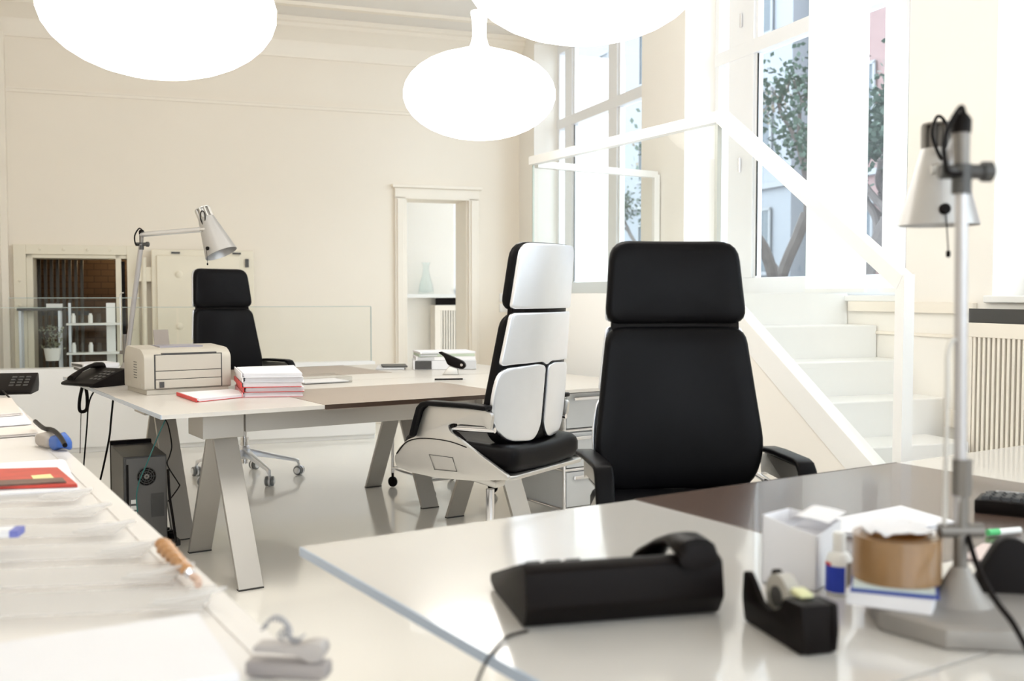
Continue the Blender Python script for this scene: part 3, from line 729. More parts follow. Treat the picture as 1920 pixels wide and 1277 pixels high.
# ---------------------------------------------------------------- folders etc on middle desk
def corners_thing(b): pass
def sheets(name, lbl, cat, corners, z0, n, th, m, wob=.002, grp=None, parent=None, rnd=0):
    """a pile of n leaves following a 4 corner outline (world xy)"""
    c = [Vector((p.x, p.y, 0)) for p in corners]; o = sum(c, Vector())/4
    b = MB(); z = 0
    for k in range(n):
        dx = Vector((random.uniform(-wob, wob), random.uniform(-wob, wob), 0))
        q = [p-o+dx for p in c]
        b.hexa([p+Vector((0, 0, z)) for p in q]+[p+Vector((0, 0, z+th*.9)) for p in q]); z += th
    ob = b.build(name, m, parent, (o.x, o.y, z0) if parent is None else (0, 0, 0), 0, smooth=0)
    if parent is None: tag(ob, lbl, cat, grp)
    return ob, z
def order(c):   # ccw
    o = sum(c, Vector())/len(c)
    return sorted(c, key=lambda p: math.atan2(p.y-o.y, p.x-o.x))
def deskrect(px, py, z, w, d, a):
    """rectangle whose nearest-left corner is at pixel; w along direction a, d perpendicular"""
    p = P(px, py, z); x = Vector((math.cos(a), math.sin(a), 0)); y = Vector((-math.sin(a), math.cos(a), 0))
    return [p, p+x*w, p+x*w+y*d, p+y*d]
# single red folder
def folder(lbl, c, z0, n, th, fold=True, red=M_red, grp=None):
    o = sum(c, Vector())/4; t = thing('folder', lbl, 'folder', (o.x, o.y, z0), 0, grp)
    q = [Vector((p.x-o.x, p.y-o.y, 0)) for p in c]
    b = MB(); b.hexa([p*1.0 for p in q]+[p+Vector((0, 0, .0015)) for p in q])
    # spine on the q0-q3 side
    s = (q[1]-q[0]).normalized(); b.hexa([q[0]-s*.001, q[0]+s*.004, q[3]+s*.004, q[3]-s*.001]+[p+Vector((0, 0, n*th+.003)) for p in (q[0]-s*.001, q[0]+s*.004, q[3]+s*.004, q[3]-s*.001)])
    b.build('cover', red, t, smooth=0)
    pb = MB(); z = .0018
    for k in range(n):
        dx = Vector((random.uniform(-.003, .003), random.uniform(-.003, .003), 0))+s*.006
        pb.hexa([p*.96+dx+Vector((0, 0, z)) for p in q]+[p*.96+dx+Vector((0, 0, z+th*.85)) for p in q]); z += th
    pb.build('papers', M_paper, t, smooth=0)
    return t
fa = ANG-.25
c = [P(368, 755), P(472, 744), P(432, 735), P(331, 742)]
folder('single thin red folder of papers lying in front of the printer', c, .7412, 4, .003)
z = .7412
base = [P(454, 746), P(568, 744), P(552, 725), P(441, 730)]
grp = 'folders stacked beside the printer'
kinds = [('pink edged folder at the bottom of the stack beside printer', mat('pink_card', (.72, .30, .32), .5)), ('lower red folder in the stack beside printer', M_red), ('upper bright red folder in the stack beside printer', M_red), ('white folder below the top of the stack beside printer', M_paper), ('topmost white folder with loose sheets in the stack', M_paper)]
for k, (l, m) in enumerate(kinds):
    off = U*random.uniform(-.006, .006)+V*random.uniform(-.006, .006)
    folder(l, [p+off for p in base], z, 7, .0026, red=m, grp=grp); z += 7*.0026+.0035
# clear tray
ct = thing('clear_tray', 'clear plastic tray with sheets beside the folder stack', 'tray', P(600, 716, .7412), ANG)
MB().box(-.13, .13, -.11, .11, 0, .003).box(-.13, .13, -.113, -.11, 0, .03).box(-.13, .13, .11, .113, 0, .035).box(.13, .133, -.11, .11, 0, .03).build('tray_body', M_plastic, ct, smooth=0)
MB().box(-.12, .12, -.10, .10, .0035, .008).build('papers', M_paper, ct, smooth=0)
# binders behind the phone
for k, (l) in enumerate(['lower white binder lying behind the black phone on middle desk', 'upper white binder lying behind the black phone on middle desk']):
    q = P(175, 694, .7412)
    o = MB().box(-.09, .12, -.10, .12, .0, .022).build('binder', M_paper, None, (q.x, q.y, .7412+k*.0225), ANG+.15*k, bevel=.003, smooth=0); tag(o, l, 'binder', 'binders behind the phone')
    MB().box(-.0925, -.09, -.08, .10, .004, .018).build('spine_label', M_darkgrey, o, smooth=0)

# ---------------------------------------------------------------- desk phone builder
def phone(lbl, loc, rz, s=1.0, handset_side=1, pwd=.255):
    t = thing('desk_phone', lbl, 'telephone', loc, rz)
    # local: x width, +y towards the phone's user (low front), back edge at y=0 high
    pr = rpoly([(0.012, 0), (.20, 0), (.225, .008), (.222, .020), (.02, .088), (0, .080), (-.008, .03)], .006, 3)
    MB().prism([(a*s, b*s) for a, b in pr], 0, pwd*s, 'x').build('body', M_blackp, t, smooth=35, bevel=.003)
    hx = (.055 if handset_side < 0 else pwd-.040)*s
    prof = [(-.008, .082), (.0, .094), (.035, .099), (.08, .094), (.13, .076), (.175, .050), (.195, .036)]
    b = MB(); vs = []; wd = [.028, .031, .029, .019, .018, .026, .027]; hh = [.012, .019, .016, .009, .009, .013, .016]
    n = len(prof)
    for (y, z), w_, h_ in zip(prof, wd, hh):
        for k in range(12):
            a = 2*PI*k/12
            vs.append(((hx+w_*s*math.cos(a)), y*s, (z+h_*math.sin(a))*s))
    fs = [tuple(range(12))[::-1], tuple(range((n-1)*12, n*12))]+[(i*12+k, i*12+(k+1) % 12, (i+1)*12+(k+1) % 12, (i+1)*12+k) for i in range(n-1) for k in range(12)]
    b.add(vs, fs).build('handset', M_blackp, t, smooth=60)
    kx = .12*s if handset_side < 0 else .02*s
    slope = math.atan2(-.066, .175)
    for r_ in range(4):
        for c_ in range(3):
            yy = .07+r_*.028; zz = .088-(yy-.02)*.377+.001
            MB().box(0, .02*s, 0, .016*s, 0, .006*s).build('key', M_darkgrey, t, loc=(kx+c_*.03*s, yy*s, zz*s), smooth=0).rotation_euler = (slope, 0, 0)
    return t
pa = P(985, 1184, .7405); pb_ = P(1335, 1156, .7405)
ph = phone('large black desk phone seen from behind on the near desk', (pa.x, pa.y, .7412), math.atan2(pb_.y-pa.y, pb_.x-pa.x), s=1.0, pwd=.29)
# cords
def cable(name, pts, r, m, lbl, cat='cable', sub=6, grp=None):
    o = Vector(pts[0]); ob = MB().tube([Vector(p)-o for p in pts], r, 8, sub=sub).build(name, m, None, o, 0, smooth=60); return tag(ob, lbl, cat, grp)
cable('phone_cord', [P(990, 1183, .745), P(950, 1195, .744), P(918, 1230, .744), P(895, 1280, .744), P(885, 1340, .744)], .0022, M_blackp, 'thin black cord running from the near desk phone to the desk edge')

# phone on mid desk
q = P(262, 722, .7412)
ph2 = phone('black desk phone with coiled cord beside the printer on middle desk', (q.x-.06, q.y+.02, .7412), math.radians(150), s=.95)
# left unit phone later
# looped phone cord hanging at the corner
pts = [PD(158, 712, 5.30), PD(150, 745, 5.28), PD(149, 768, 5.28), PD(156, 772, 5.28), PD(163, 765, 5.28), PD(163, 740, 5.28), PD(158, 714, 5.27)]
pts = [Vector((p.x, p.y, p.z)) for p in pts]
cable('coiled_cord', pts, .009, M_blackp, 'thick coiled black phone cord looping below the middle desk corner')
cable('cable', [PD(196, 722, 5.1), PD(176, 735, 5.1), PD(166, 760, 5.1), PD(163, 800, 5.1), PD(158, 860, 5.1), PD(156, 890, 5.1)], .004, M_blackp, 'black cable hanging from the middle desk corner, just right of the coiled cord')
cable('cable', [PD(214, 732, 4.95), PD(212, 750, 4.95), PD(208, 790, 4.95), PD(205, 820, 4.95), PD(195, 870, 4.95), PD(188, 900, 4.95)], .005, M_blackp, 'thick black cable hanging between coiled cord and computer tower')
cable('cable', [PD(152, 775, 5.28), PD(151, 810, 5.28), PD(150, 850, 5.28)], .002, M_blackp, 'hair thin black wire hanging straight below the coiled cord')

# ---------------------------------------------------------------- task lamps
M_steeld = mat('dark_steel', (.20, .185, .17), .45, .6)
def task_lamp(lbl, base, pole_top, arm_end, head_dir, R1, R2, HL, octo=True, knob_dir=(0, -1, 0), sc=1.0, prad=.0085, sc_dark=True):
    base = Vector(base); t = thing('task_lamp', lbl, 'lamp', base, 0)
    L = lambda p: Vector(p)-base
    b = MB().lathe([(0, 0), (.125*sc, 0), (.128*sc, .004), (.128*sc, .026), (.120*sc, .030), (0, .030)], 8, ph=.25)
    b.build('base', M_lbase, t, smooth=20, bevel=.001)
    MB().lathe([(.045*sc, .030), (.030*sc, .045), (.014*sc, .075), (.010*sc, .08), (0, .08)], 24).build('base_cone', M_lbase, t, smooth=50)
    pt_, ae = L(pole_top), L(arm_end)
    MB().cyl((0, 0, .06), pt_, prad).build('pole', M_pole, t)
    ax = (ae-pt_).normalized()
    MB().cyl((0, 0, .05), (0, 0, .22), prad*1.12).build('pole_sleeve', M_steeld, t)
    j = MB().cyl(pt_+Vector((0, 0, -.03)), pt_+Vector((0, 0, .01)), .013*sc); j.cyl(pt_+Vector((-.03, 0, 0)), pt_+Vector((.03, 0, 0)), .010*sc).lathe([(.014, 0), (.014, .012), (.008, .016), (0, .016)], 16, pt_+Vector((.028, 0, 0)), (1, 0, 0))
    j.build('joint', M_darkgrey, t)
    up = pt_+Vector((.0, .005, .065))
    MB().cyl(pt_, up, .010, .012).build('elbow', M_steeld, t)
    MB().lathe([(0, -.002), (.0135, 0), (.014, .018), (.009, .026), (0, .028)], 16, up-Vector((0, 0, .012)), (0, 0, 1)).build('elbow_cap', M_blackp, t)
    MB().cyl(up-Vector((0, 0, .012)), ae, prad).build('arm', M_pole if sc_dark else M_alu, t)
    MB().cyl((0, 0, .18), (0, 0, .23), .014, n=8).build('collar', M_steeld, t)
    MB().cyl((-.03, 0, .13), (.03, 0, .13), .010).build('cross_clamp', M_steeld, t)
    MB().tube([(-.024, -.002, .13*sc), (-.024, -.002, .33), (-.024, -.002, pt_.z*.60), (-.018, -.002, pt_.z*.63), (-.004, 0, pt_.z*.635)], .0035, 8, sub=4).build('guide_rod', M_alum, t)
    hd = Vector(head_dir).normalized(); k = ae
    # shade : from apex side (top) to mouth
    top = k-hd*(HL*.30)
    off = Vector((0, 0, 0))
    kd = Vector(knob_dir).normalized(); kd = (kd-hd*kd.dot(hd)).normalized()
    cen = top-kd*(R1*1.1)
    MB().lathe([(R1, 0), (R2, HL), (R2-.002, HL), (R1-.002, .001)], 40, cen, hd, cap=False).lathe([(0, 0), (R1, 0)], 40, cen, hd, cap=False).build('lamp_shade', mat('shade_silver', (.47, .465, .46), .40, .7), t, smooth=50)
    vb = MB()
    for i in range(9):
        a = 2*PI*i/9; e1 = hd.orthogonal().normalized(); e2 = hd.cross(e1); dd = e1*math.cos(a)+e2*math.sin(a)
        vb.tube([cen+dd*R1*.85, cen+dd*R1*.85-hd*R1*1.3], R1*.16, 6)
    vb.lathe([(0, 0), (R1*.95, 0), (R1*.95, R1*.12), (0, R1*.12)], 20, cen-hd*R1*1.35, hd).lathe([(R1*.6, 0), (R1*.6, R1*1.2)], 20, cen-hd*R1*1.25, hd)
    vb.build('ribbed_cap', M_steeld if sc_dark else M_alum, t)
    kp = cen+hd*(HL*.82)+kd*(R1+(R2-R1)*.82)
    MB().lathe([(.010, 0), (.010, .008), (.006, .012), (0, .012)], 16, kp-kd*.002, kd).build('knob', M_blackp, t)
    MB().cyl(kp+kd*.01, kp+kd*.012-Vector((-.006, 0, .075)), .0011, n=6).lathe([(0, 0), (.004, .002), (.004, .011), (0, .014)], 10, kp+kd*.012-Vector((-.006, 0, .087))).build('pull_cord', M_blackp, t)
    jb = MB().cyl(k-Vector((.022, 0, 0)), k+Vector((.022, 0, 0)), .009).cyl(k, cen+hd*HL*.22+kd*R1*1.0, .007)
    jb.lathe([(0, -.012), (.013, -.012), (.013, .012), (0, .012)], 14, k, (1, 0, 0)).build('head_joint', M_alum, t)
    c1_ = k+Vector((0, 0, .01)); 
    MB().tube([c1_, c1_+Vector((-.02, 0, .05)), c1_+Vector((-.012, 0, .085)), c1_+Vector((.004, 0, .07)), c1_+Vector((.004, .0, .02))], .003, 8, sub=5).build('cable_loop', M_blackp, t)
    MB().tube([up+Vector((.004, 0, .012)), up+Vector((-.008, -.015, .02)), up+Vector((-.03, -.02, -.02)), up+Vector((-.026, -.02, -.065)), pt_+Vector((-.006, -.015, -.005))], .0038, 8, sub=5).build('cable_loop', M_blackp, t)
    return t
nb = PD(1798, 1180, 1.41); nb.z = .7405
ntop = PD(1803, 322, 1.41); nend = PD(1768, 318, 1.86)
task_lamp('large silver task lamp on faceted base on the near desk', nb, ntop, nend, (-.0, .0, -1), .034, .071, .140, knob_dir=(-.25, -1, 0))
mb_ = P(236, 704, .7412); mb_.z = .7412
mtop = PD(265, 458, 5.62); mend = PD(383, 430, 5.35)
task_lamp('silver task lamp with horizontal arm above the far chair', mb_, mtop, mend, (.40, -.10, -.9), .042, .085, .205, knob_dir=(-.5, -1, -.2), prad=.0135, sc_dark=False)

# ---------------------------------------------------------------- computer tower
q = P(231, 1006, 0.0); tq = PD(231, 866, 4.62)
pc = thing('computer_tower', 'dark desktop computer tower seen from behind under the middle desk', 'computer', (tq.x, tq.y, 0), ANG-.08)
pwid, pd_, phh = .19, .44, .455
M_pcb = mat('pc_grey', (.13, .125, .12), .5, .4)
MB().box(0, pwid, 0.006, pd_, .012, phh).build('case', M_darkgrey, pc, smooth=0, bevel=.004)
MB().box(.012, pwid-.006, 0, .008, .025, phh-.008).build('back_panel', M_pcb, pc, smooth=0)
MB().box(-.002, pwid+.002, pd_, pd_+.03, .012, phh+.018).build('front_bezel', M_blackp, pc, smooth=0, bevel=.004)
fg = MB()
for r_ in (.012, .022, .032, .042): fg.tube([(.10+r_*math.cos(a*PI/10), -.002, .36+r_*math.sin(a*PI/10)) for a in range(20)], .0022, 5, closed=True)
for a in range(10): fg.cyl((.10, -.002, .36), (.10+.043*math.cos(a*PI/5), -.002, .36+.043*math.sin(a*PI/5)), .0016, n=5)
fg.build('fan_grille', M_darkgrey, pc)
MB().lathe([(0, 0), (.013, 0), (.013, .003), (0, .003)], 16, (.10, 0, .36), (0, -1, 0)).build('fan_hub', M_print, pc)
MB().lathe([(0, 0), (.042, 0), (.042, .0005), (0, .0005)], 24, (.10, -.0002, .36), (0, -1, 0)).build('fan_opening', M_blackp, pc)
MB().box(.012, .022, -.001, .001, .23, .42).build('slot', M_blackp, pc, smooth=0)
MB().box(.118, .175, -.002, .001, .17, .28).box(.125, .168, -.003, -.001, .18, .27).build('port_cover', M_darkgrey, pc, smooth=0)
pb2 = MB()
for k in range(6): pb2.box(.03, .055, -.006, .001, .10+k*.028, .118+k*.028)
pb2.build('ports', M_alum, pc, smooth=0)
for k in range(4): MB().box(.02+(k % 2)*.13, .04+(k % 2)*.13, .03+(k//2)*.36, .05+(k//2)*.36, 0.0005, .012).build('foot', M_blackp, pc, smooth=0)
X = lambda px, py, d=4.5: PD(px, py, d)
cable('cable', [PD(312, 784, 4.5), PD(304, 800, 4.48), PD(292, 828, 4.48), PD(276, 868, 4.48), PD(262, 900, 4.5), PD(256, 930, 4.5), PD(258, 960, 4.5)], .0028, mat('teal_cable', (.03, .16, .15), .4), 'dark teal cable running down to the back of the computer tower')
cable('cable', [PD(308, 783, 4.42), PD(316, 800, 4.42), PD(322, 835, 4.42), PD(318, 855, 4.42), PD(314, 872, 4.42), PD(334, 905, 4.42), PD(336, 912, 4.42), PD(322, 932, 4.42), PD(315, 940, 4.42)], .0028, M_blackp, 'black cable zigzagging beside the computer tower')
cable('cable', [PD(315, 880, 4.48), PD(318, 930, 4.48), PD(324, 970, 4.48), PD(328, 1000, 4.5), PD(330, 1015, 4.55)], .006, M_blackp, 'bundle of black cables dropping behind the computer tower')
q = P(322, 1022, 0); ps = thing('power_strip', 'dark power strip with plugs on the floor by trestle foot', 'power strip', (q.x+.01, q.y+.0, .0005), ANG+PI/2)
MB().box(-.03, .22, -.025, .025, 0, .03).build('body', M_darkgrey, ps, bevel=.003, smooth=0)
for k in range(3): MB().cyl((.02+k*.06, 0, .03), (.02+k*.06, 0, .055), .018).build('plug', M_blackp, ps)

# ---------------------------------------------------------------- far side of the middle desk
def flat(name, lbl, cat, p, w, d, h, a, m, bevel=.002, grp=None):
    o = MB().box(-w/2, w/2, -d/2, d/2, 0, h).build(name, m, None, p, a, smooth=0, bevel=bevel); return tag(o, lbl, cat, grp)
M_lgrey = mat('light_grey_card', (.55, .56, .58), .4)
q = P(733, 691, .7412); flat('notebook', 'grey notebook lying left of the binder stack on middle desk', 'notebook', q, .17, .2, .012, ANG-.5, M_lgrey)
flat('notebook', 'upper dark grey notebook left of the binder stack on middle desk', 'notebook', q+Vector((.02, 0, .0125)), .15, .18, .01, ANG-.4, M_darkgrey)
q = P(832, 690, .7412); z = 0
bk = ['thick white file box at the bottom of the far desk stack', 'white ring binder in the middle of the far desk stack', 'thin binder with green edge in the far desk stack', 'topmost white booklet of the far desk stack']
for k, (h, w_, m) in enumerate([(.055, .38, mat('file_white', (.72, .73, .76), .4)), (.022, .36, M_paper), (.016, .34, mat('green_edge', (.45, .52, .42), .5)), (.012, .34, M_paper)]):
    o = flat('binder', bk[k], 'binder', q+Vector((0, 0, z)), w_, .26, h, .12+.05*k, m, grp='binders stacked on the far half of middle desk'); z += h+.0005
    MB().box(-w_/2+.01, -w_/2+.11, -.1325, -.1302, .003, h-.003).build('patterned_label', M_darkgrey if k == 0 else M_lgrey, o, smooth=0)
    if k == 0: MB().box(.07, w_/2-.002, -.132, -.1302, .002, h-.002).build('grey_end', M_lgrey, o, smooth=0)
q = P(850, 702, .7412)
sp = thing('stapler', 'black stapler standing tilted on a grey foot before the binders', 'stapler', (q.x, q.y, .7412), -.1)
MB().hexa([(-.06, -.02, 0), (.03, -.02, 0), (.03, .02, 0), (-.06, .02, 0), (-.02, -.01, .05), (.02, -.01, .05), (.02, .01, .05), (-.02, .01, .05)]).build('foot', M_alum, sp, bevel=.002)
MB().prism(rpoly([(-.085, .125), (-.07, .13), (.06, .075), (.075, .05), (.06, .03), (.03, .035), (-.03, .055), (-.05, .10)], .012, 4), -.02, .02, 'y').build('body', M_blackp, sp, bevel=.004)
MB().lathe([(.008, 0), (.008, .003), (0, .003)], 12, (.05, -.02, .055), (0, -1, 0)).build('button', M_chrome, sp)
q = P(815, 712, .744); q2 = P(879, 711, .744); dpen = q2-q
pn = thing('pen', 'black pen lying in front of the stapler on middle desk', 'pen', (q.x, q.y, .7455), math.atan2(dpen.y, dpen.x))
Lp = .15
MB().cyl((0, 0, 0), (Lp, 0, 0), .0045, n=12).build('barrel', M_blackp, pn)
MB().cyl((Lp, 0, 0), (Lp+.015, 0, 0), .004, .001, n=12).build('tip', M_chrome, pn)
MB().box(.0, .05, -.002, .002, .004, .006).build('clip', M_chrome, pn)

# ---------------------------------------------------------------- near desk objects
# tape dispenser
a_ = P(1502, 1232, .7405); b_ = P(1393, 1162, .7405); rz = math.atan2(b_.y-a_.y, b_.x-a_.x)
td = thing('tape_dispenser', 'black tape dispenser on the near desk beside the phone', 'tape dispenser', (a_.x, a_.y, .7412), rz)
pr = rpoly([(0, 0), (.15, 0), (.158, .03), (.155, .068), (.140, .072), (.125, .060), (.105, .040), (.08, .034), (.055, .045), (.045, .062), (.0, .064), (-.004, .03)], .005, 3)
MB().prism(pr, -.052, -.044, 'y').build('side_wall', M_blackp, td, bevel=.002)
MB().prism(pr, -.008, 0, 'y').build('side_wall', M_blackp, td, bevel=.002)
MB().prism([(0, 0), (.15, 0), (.155, .02), (.08, .02), (.045, .022), (.045, .062), (0, .063)], -.0439, -.0081, 'y').build('body', M_blackp, td, bevel=.001)
MB().lathe([(.014, -.0095), (.030, -.0095), (.030, .0095), (.014, .0095)], 32, (.09, -.026, .050), (0, 1, 0), cap=False).build('tape_roll', mat('tape_grey', (.42, .40, .36), .3), td)
MB().lathe([(0, -.012), (.014, -.012), (.014, .012), (0, .012)], 20, (.09, -.026, .050), (0, 1, 0)).build('reel', M_darkgrey, td)
MB().hexa([(.03, -.036, .0635), (.055, -.036, .0625), (.055, -.016, .0625), (.03, -.016, .0635), (.03, -.036, .068), (.055, -.036, .072), (.055, -.016, .072), (.03, -.016, .068)]).build('cutter', mat('pale_yellow_green', (.62, .62, .35), .4), td, bevel=.002)
# white card box
a_ = P(1428, 1092, .7405); b_ = P(1530, 1110, .7405); rz = math.atan2(b_.y-a_.y, b_.x-a_.x)
wb = thing('card_box', 'open white card box with curled paper on the near desk', 'box', (a_.x, a_.y, .7412), rz)
bw = (b_-a_).length; bd_ = .11
b = MB().box(0, bw, 0, bd_, 0, .002)
b.hexa([(0, 0, 0), (bw, 0, 0), (bw, .002, 0), (0, .002, 0), (0, 0, .108), (bw, 0, .085), (bw, .002, .085), (0, .002, .108)])
b.hexa([(bw-.002, 0, 0), (bw, 0, 0), (bw, bd_, 0), (bw-.002, bd_, 0), (bw-.002, 0, .085), (bw, 0, .085), (bw, bd_, .092), (bw-.002, bd_, .092)])
b.hexa([(0, 0, 0), (.002, 0, 0), (.002, bd_, 0), (0, bd_, 0), (0, 0, .108), (.002, 0, .108), (.002, bd_, .1), (0, bd_, .1)])
b.hexa([(0, bd_-.002, 0), (bw, bd_-.002, 0), (bw, bd_, 0), (0, bd_, 0), (0, bd_-.002, .1), (bw, bd_-.002, .092), (bw, bd_, .092), (0, bd_, .1)])
b.build('carton', M_paper, wb, smooth=0)
MB().box(.004, bw-.004, .004, bd_-.004, .003, .07).build('paper_slips', M_paper, wb, smooth=0)
cv = []
for k in range(13):
    a = 3.6-k*.24; cv.append((.052+.016*math.cos(a)+max(0, k-9)*.012, .094+.014*math.sin(a)))
b = MB(); nn = len(cv)
pp_ = [(x, .02, z) for x, z in cv]+[(x, .10, z+.004) for x, z in cv]
b.add(pp_+[(x, y, z+.0008) for x, y, z in pp_], [(i, i+1, nn+i+1, nn+i) for i in range(nn-1)]+[(2*nn+i, 3*nn+i, 3*nn+i+1, 2*nn+i+1) for i in range(nn-1)])
b.build('curled_sheet', M_paper, wb)
# sheets behind
c = [P(1490, 996), P(1620, 1012), P(1795, 988), P(1690, 957)]
sheets('paper_pad', 'stack of white sheets lying on the brown inlay behind the card box', 'paper', c, .7415, 6, .0016, M_paper, .002)
# glue bottle
q = P(1577, 1116, .7405)
gb = thing('glue_bottle', 'small white glue bottle with blue label in front of card box', 'bottle', (q.x, q.y+.012, .7412), 0)
MB().lathe([(0, 0), (.018, 0), (.0195, .004), (.0195, .052), (.016, .060), (.0115, .064), (0, .064)], 28).build('body', M_white, gb, smooth=50)
MB().lathe([(.0098, .064), (.0098, .09), (.008, .094), (0, .094)], 20).build('cap', M_white, gb, smooth=50)
def arc(r, a0, a1, z0, z1, n=10):
    b = MB(); v = []
    for k in range(n+1):
        a = a0+(a1-a0)*k/n
        for rr in (r, r+.0006):
            v += [(rr*math.cos(a), rr*math.sin(a), z0), (rr*math.cos(a), rr*math.sin(a), z1)]
    f = []
    for k in range(n):
        i = 4*k; f += [(i+2, i+6, i+7, i+3), (i, i+1, i+5, i+4), (i+1, i+3, i+7, i+5), (i, i+4, i+6, i+2)]
    f += [(0, 2, 3, 1), (4*n, 4*n+1, 4*n+3, 4*n+2)]
    return b.add(v, f)
lab(arc(.0196, PI*.95, PI*1.55, .004, .044).build('label', mat('royal_blue', (.02, .05, .45), .4), gb), 'royal blue label')
lab(arc(.0196, PI*.95, PI*1.2, .044, .049).build('label_stripe', M_red, gb), 'red stripe')
lab(arc(.0196, PI*1.6, PI*1.98, .006, .05).build('back_label', mat('brown_label', (.22, .17, .14), .5), gb), 'brown label')
# books on lamp base, tape roll
bz = nb.z+.0305
q = Vector((.532, 1.412, bz))
bkd = thing('book', 'thick white paperback under the tape roll on lamp base', 'book', q, math.radians(-28))
MB().box(-.055, .055, -.045, .055, 0, .016).build('pages', M_paper, bkd, smooth=0)
MB().box(-.056, .056, -.046, .056, .0162, .018).build('cover', M_paper, bkd, smooth=0)
bk2 = thing('book', 'slim blue notebook on the white paperback under tape roll', 'book', q+Vector((.003, .004, .0185)), math.radians(-20))
lab(MB().box(-.057, .057, -.045, .055, 0, .004).build('cover', mat('navy_cover', (.02, .05, .28), .4), bk2, smooth=0), 'navy blue cover')
MB().box(-.054, .052, -.04, .052, .0042, .008).build('pages', mat('pale_green_pages', (.55, .62, .60), .5), bk2, smooth=0)
q = Vector((.545, 1.435, bz+.0185+.0085))
tr_ = thing('packing_tape', 'roll of brown packing tape on the small books', 'tape roll', q, 0)
lab(MB().lathe([(.040, 0), (.060, 0), (.060, .062), (.040, .062), (.040, 0)], 56, cap=False).build('tape', mat('brown_tape', (.27, .155, .07), .28, coat=.4, var=.2, scale=40), tr_, smooth=40), 'glossy brown tape')
MB().lathe([(.037, 0), (.0398, 0), (.0398, .062), (.037, .062), (.037, 0)], 40, cap=False).build('core', mat('orange_core', (.60, .28, .08), .6), tr_, smooth=40)
cr = MB(); nn = 9; v = []
for i in range(nn):
    for k in range(nn):
        x = -.045+.09*i/(nn-1); y = -.045+.09*k/(nn-1); s_ = min(1, .052/max(1e-4, math.hypot(x, y)))
        v.append((x*s_, y*s_, .066+random.uniform(0, .009)))
cr.add(v+[(a, b, c_-.001) for a, b, c_ in v], [(i*nn+k, (i+1)*nn+k, (i+1)*nn+k+1, i*nn+k+1) for i in range(nn-1) for k in range(nn-1)]+[(81+i*nn+k, 81+i*nn+k+1, 81+(i+1)*nn+k+1, 81+(i+1)*nn+k) for i in range(nn-1) for k in range(nn-1)])
o = cr.build('crumpled_paper', M_paper, None, q, 0); tag(o, 'crumpled white paper on top of the brown tape roll', 'paper')
# black fin stand at right
q = P(1890, 1160, .7405)
bs = thing('pen_stand', 'black plastic stand with rounded upright fin at right edge', 'stand', (q.x, q.y+.02, .7412), -.15)
MB().prism(rpoly([(-.048, 0), (.10, 0), (.06, .03), (.035, .105), (.0, .112), (-.022, .075), (-.04, .035)], [.006, .01, .02, .03, .03, .02, .01], 5), 0, .02, 'y').build('fin', M_blackp, bs, bevel=.004)
MB().box(-.05, .10, -.02, .05, 0, .012).build('foot', M_blackp, bs, bevel=.003)
pc_ = PD(1812, 985, 1.40)
cable('cable', [PD(1808, 975, 1.425), PD(1816, 1010, 1.40), PD(1838, 1075, 1.36), PD(1870, 1130, 1.31), PD(1900, 1170, 1.27), PD(1935, 1235, 1.22)], .0042, M_blackp, 'black lamp cable slanting down across the right edge')
# small items
q = P(1872, 1004, .7415); mk = thing('marker_pen', 'white marker pen with green cap behind the lamp pole', 'pen', (q.x, q.y, .7485), .3)
MB().cyl((0, 0, 0), (.05, 0, 0), .006).build('barrel', M_white, mk); lab(MB().cyl((-.025, 0, 0), (0, 0, 0), .0065).build('cap', mat('green_plastic', (.1, .55, .2), .4), mk), 'green cap')
sheets('note_sheet', 'pinkish paper sheets behind the lamp base at right edge', 'paper', [P(1800, 1050), P(1935, 1066), P(1935, 1030), P(1840, 1024)], .7415, 3, .0015, mat('pink_paper', (.72, .60, .57), .6), .003)
sheets('paper_pad', 'grey card lying behind the lamp at right edge of the near desk', 'paper', [P(1835, 1085), P(1960, 1095), P(1960, 1062), P(1850, 1055)], .7415, 2, .0015, mat('grey_paper', (.55, .54, .50), .6), .003)
# keyboard
q = P(1826, 962, .7405); q2 = P(1960, 975, .7405); rz = math.atan2(q2.y-q.y, q2.x-q.x)
kb = thing('keyboard', 'black keyboard at right edge of the near desk', 'keyboard', (q.x, q.y, .7412), rz)
MB().hexa([(0, 0, 0), (.45, 0, 0), (.45, .155, 0), (0, .155, 0), (0, 0, .028), (.45, 0, .028), (.45, .155, .016), (0, .155, .016)]).build('body', M_blackp, kb, bevel=.003)
kp = None
for r_ in range(6):
    for c_ in range(15):
        if kp is None:
            kp = MB().hexa([(0, 0, 0), (.017, 0, 0), (.017, .017, 0), (0, .017, 0), (.002, .002, .008), (.015, .002, .008), (.015, .015, .008), (.002, .015, .008)]).build('key', mat('key_black', (.035, .038, .045), .35), kb, smooth=0)
            o = kp
        else: o = kp.copy(); COL.objects.link(o); o.parent = kb
        y = .012+r_*.0225; o.location = (.012+c_*.0195+(.004*(r_ % 2)), y, .0285-.012*(y/.155)); o.rotation_euler = (-.077, 0, 0)
MB().box(.03, .09, .148, .153, .018, .024).build('label', M_lgrey, kb, smooth=0)

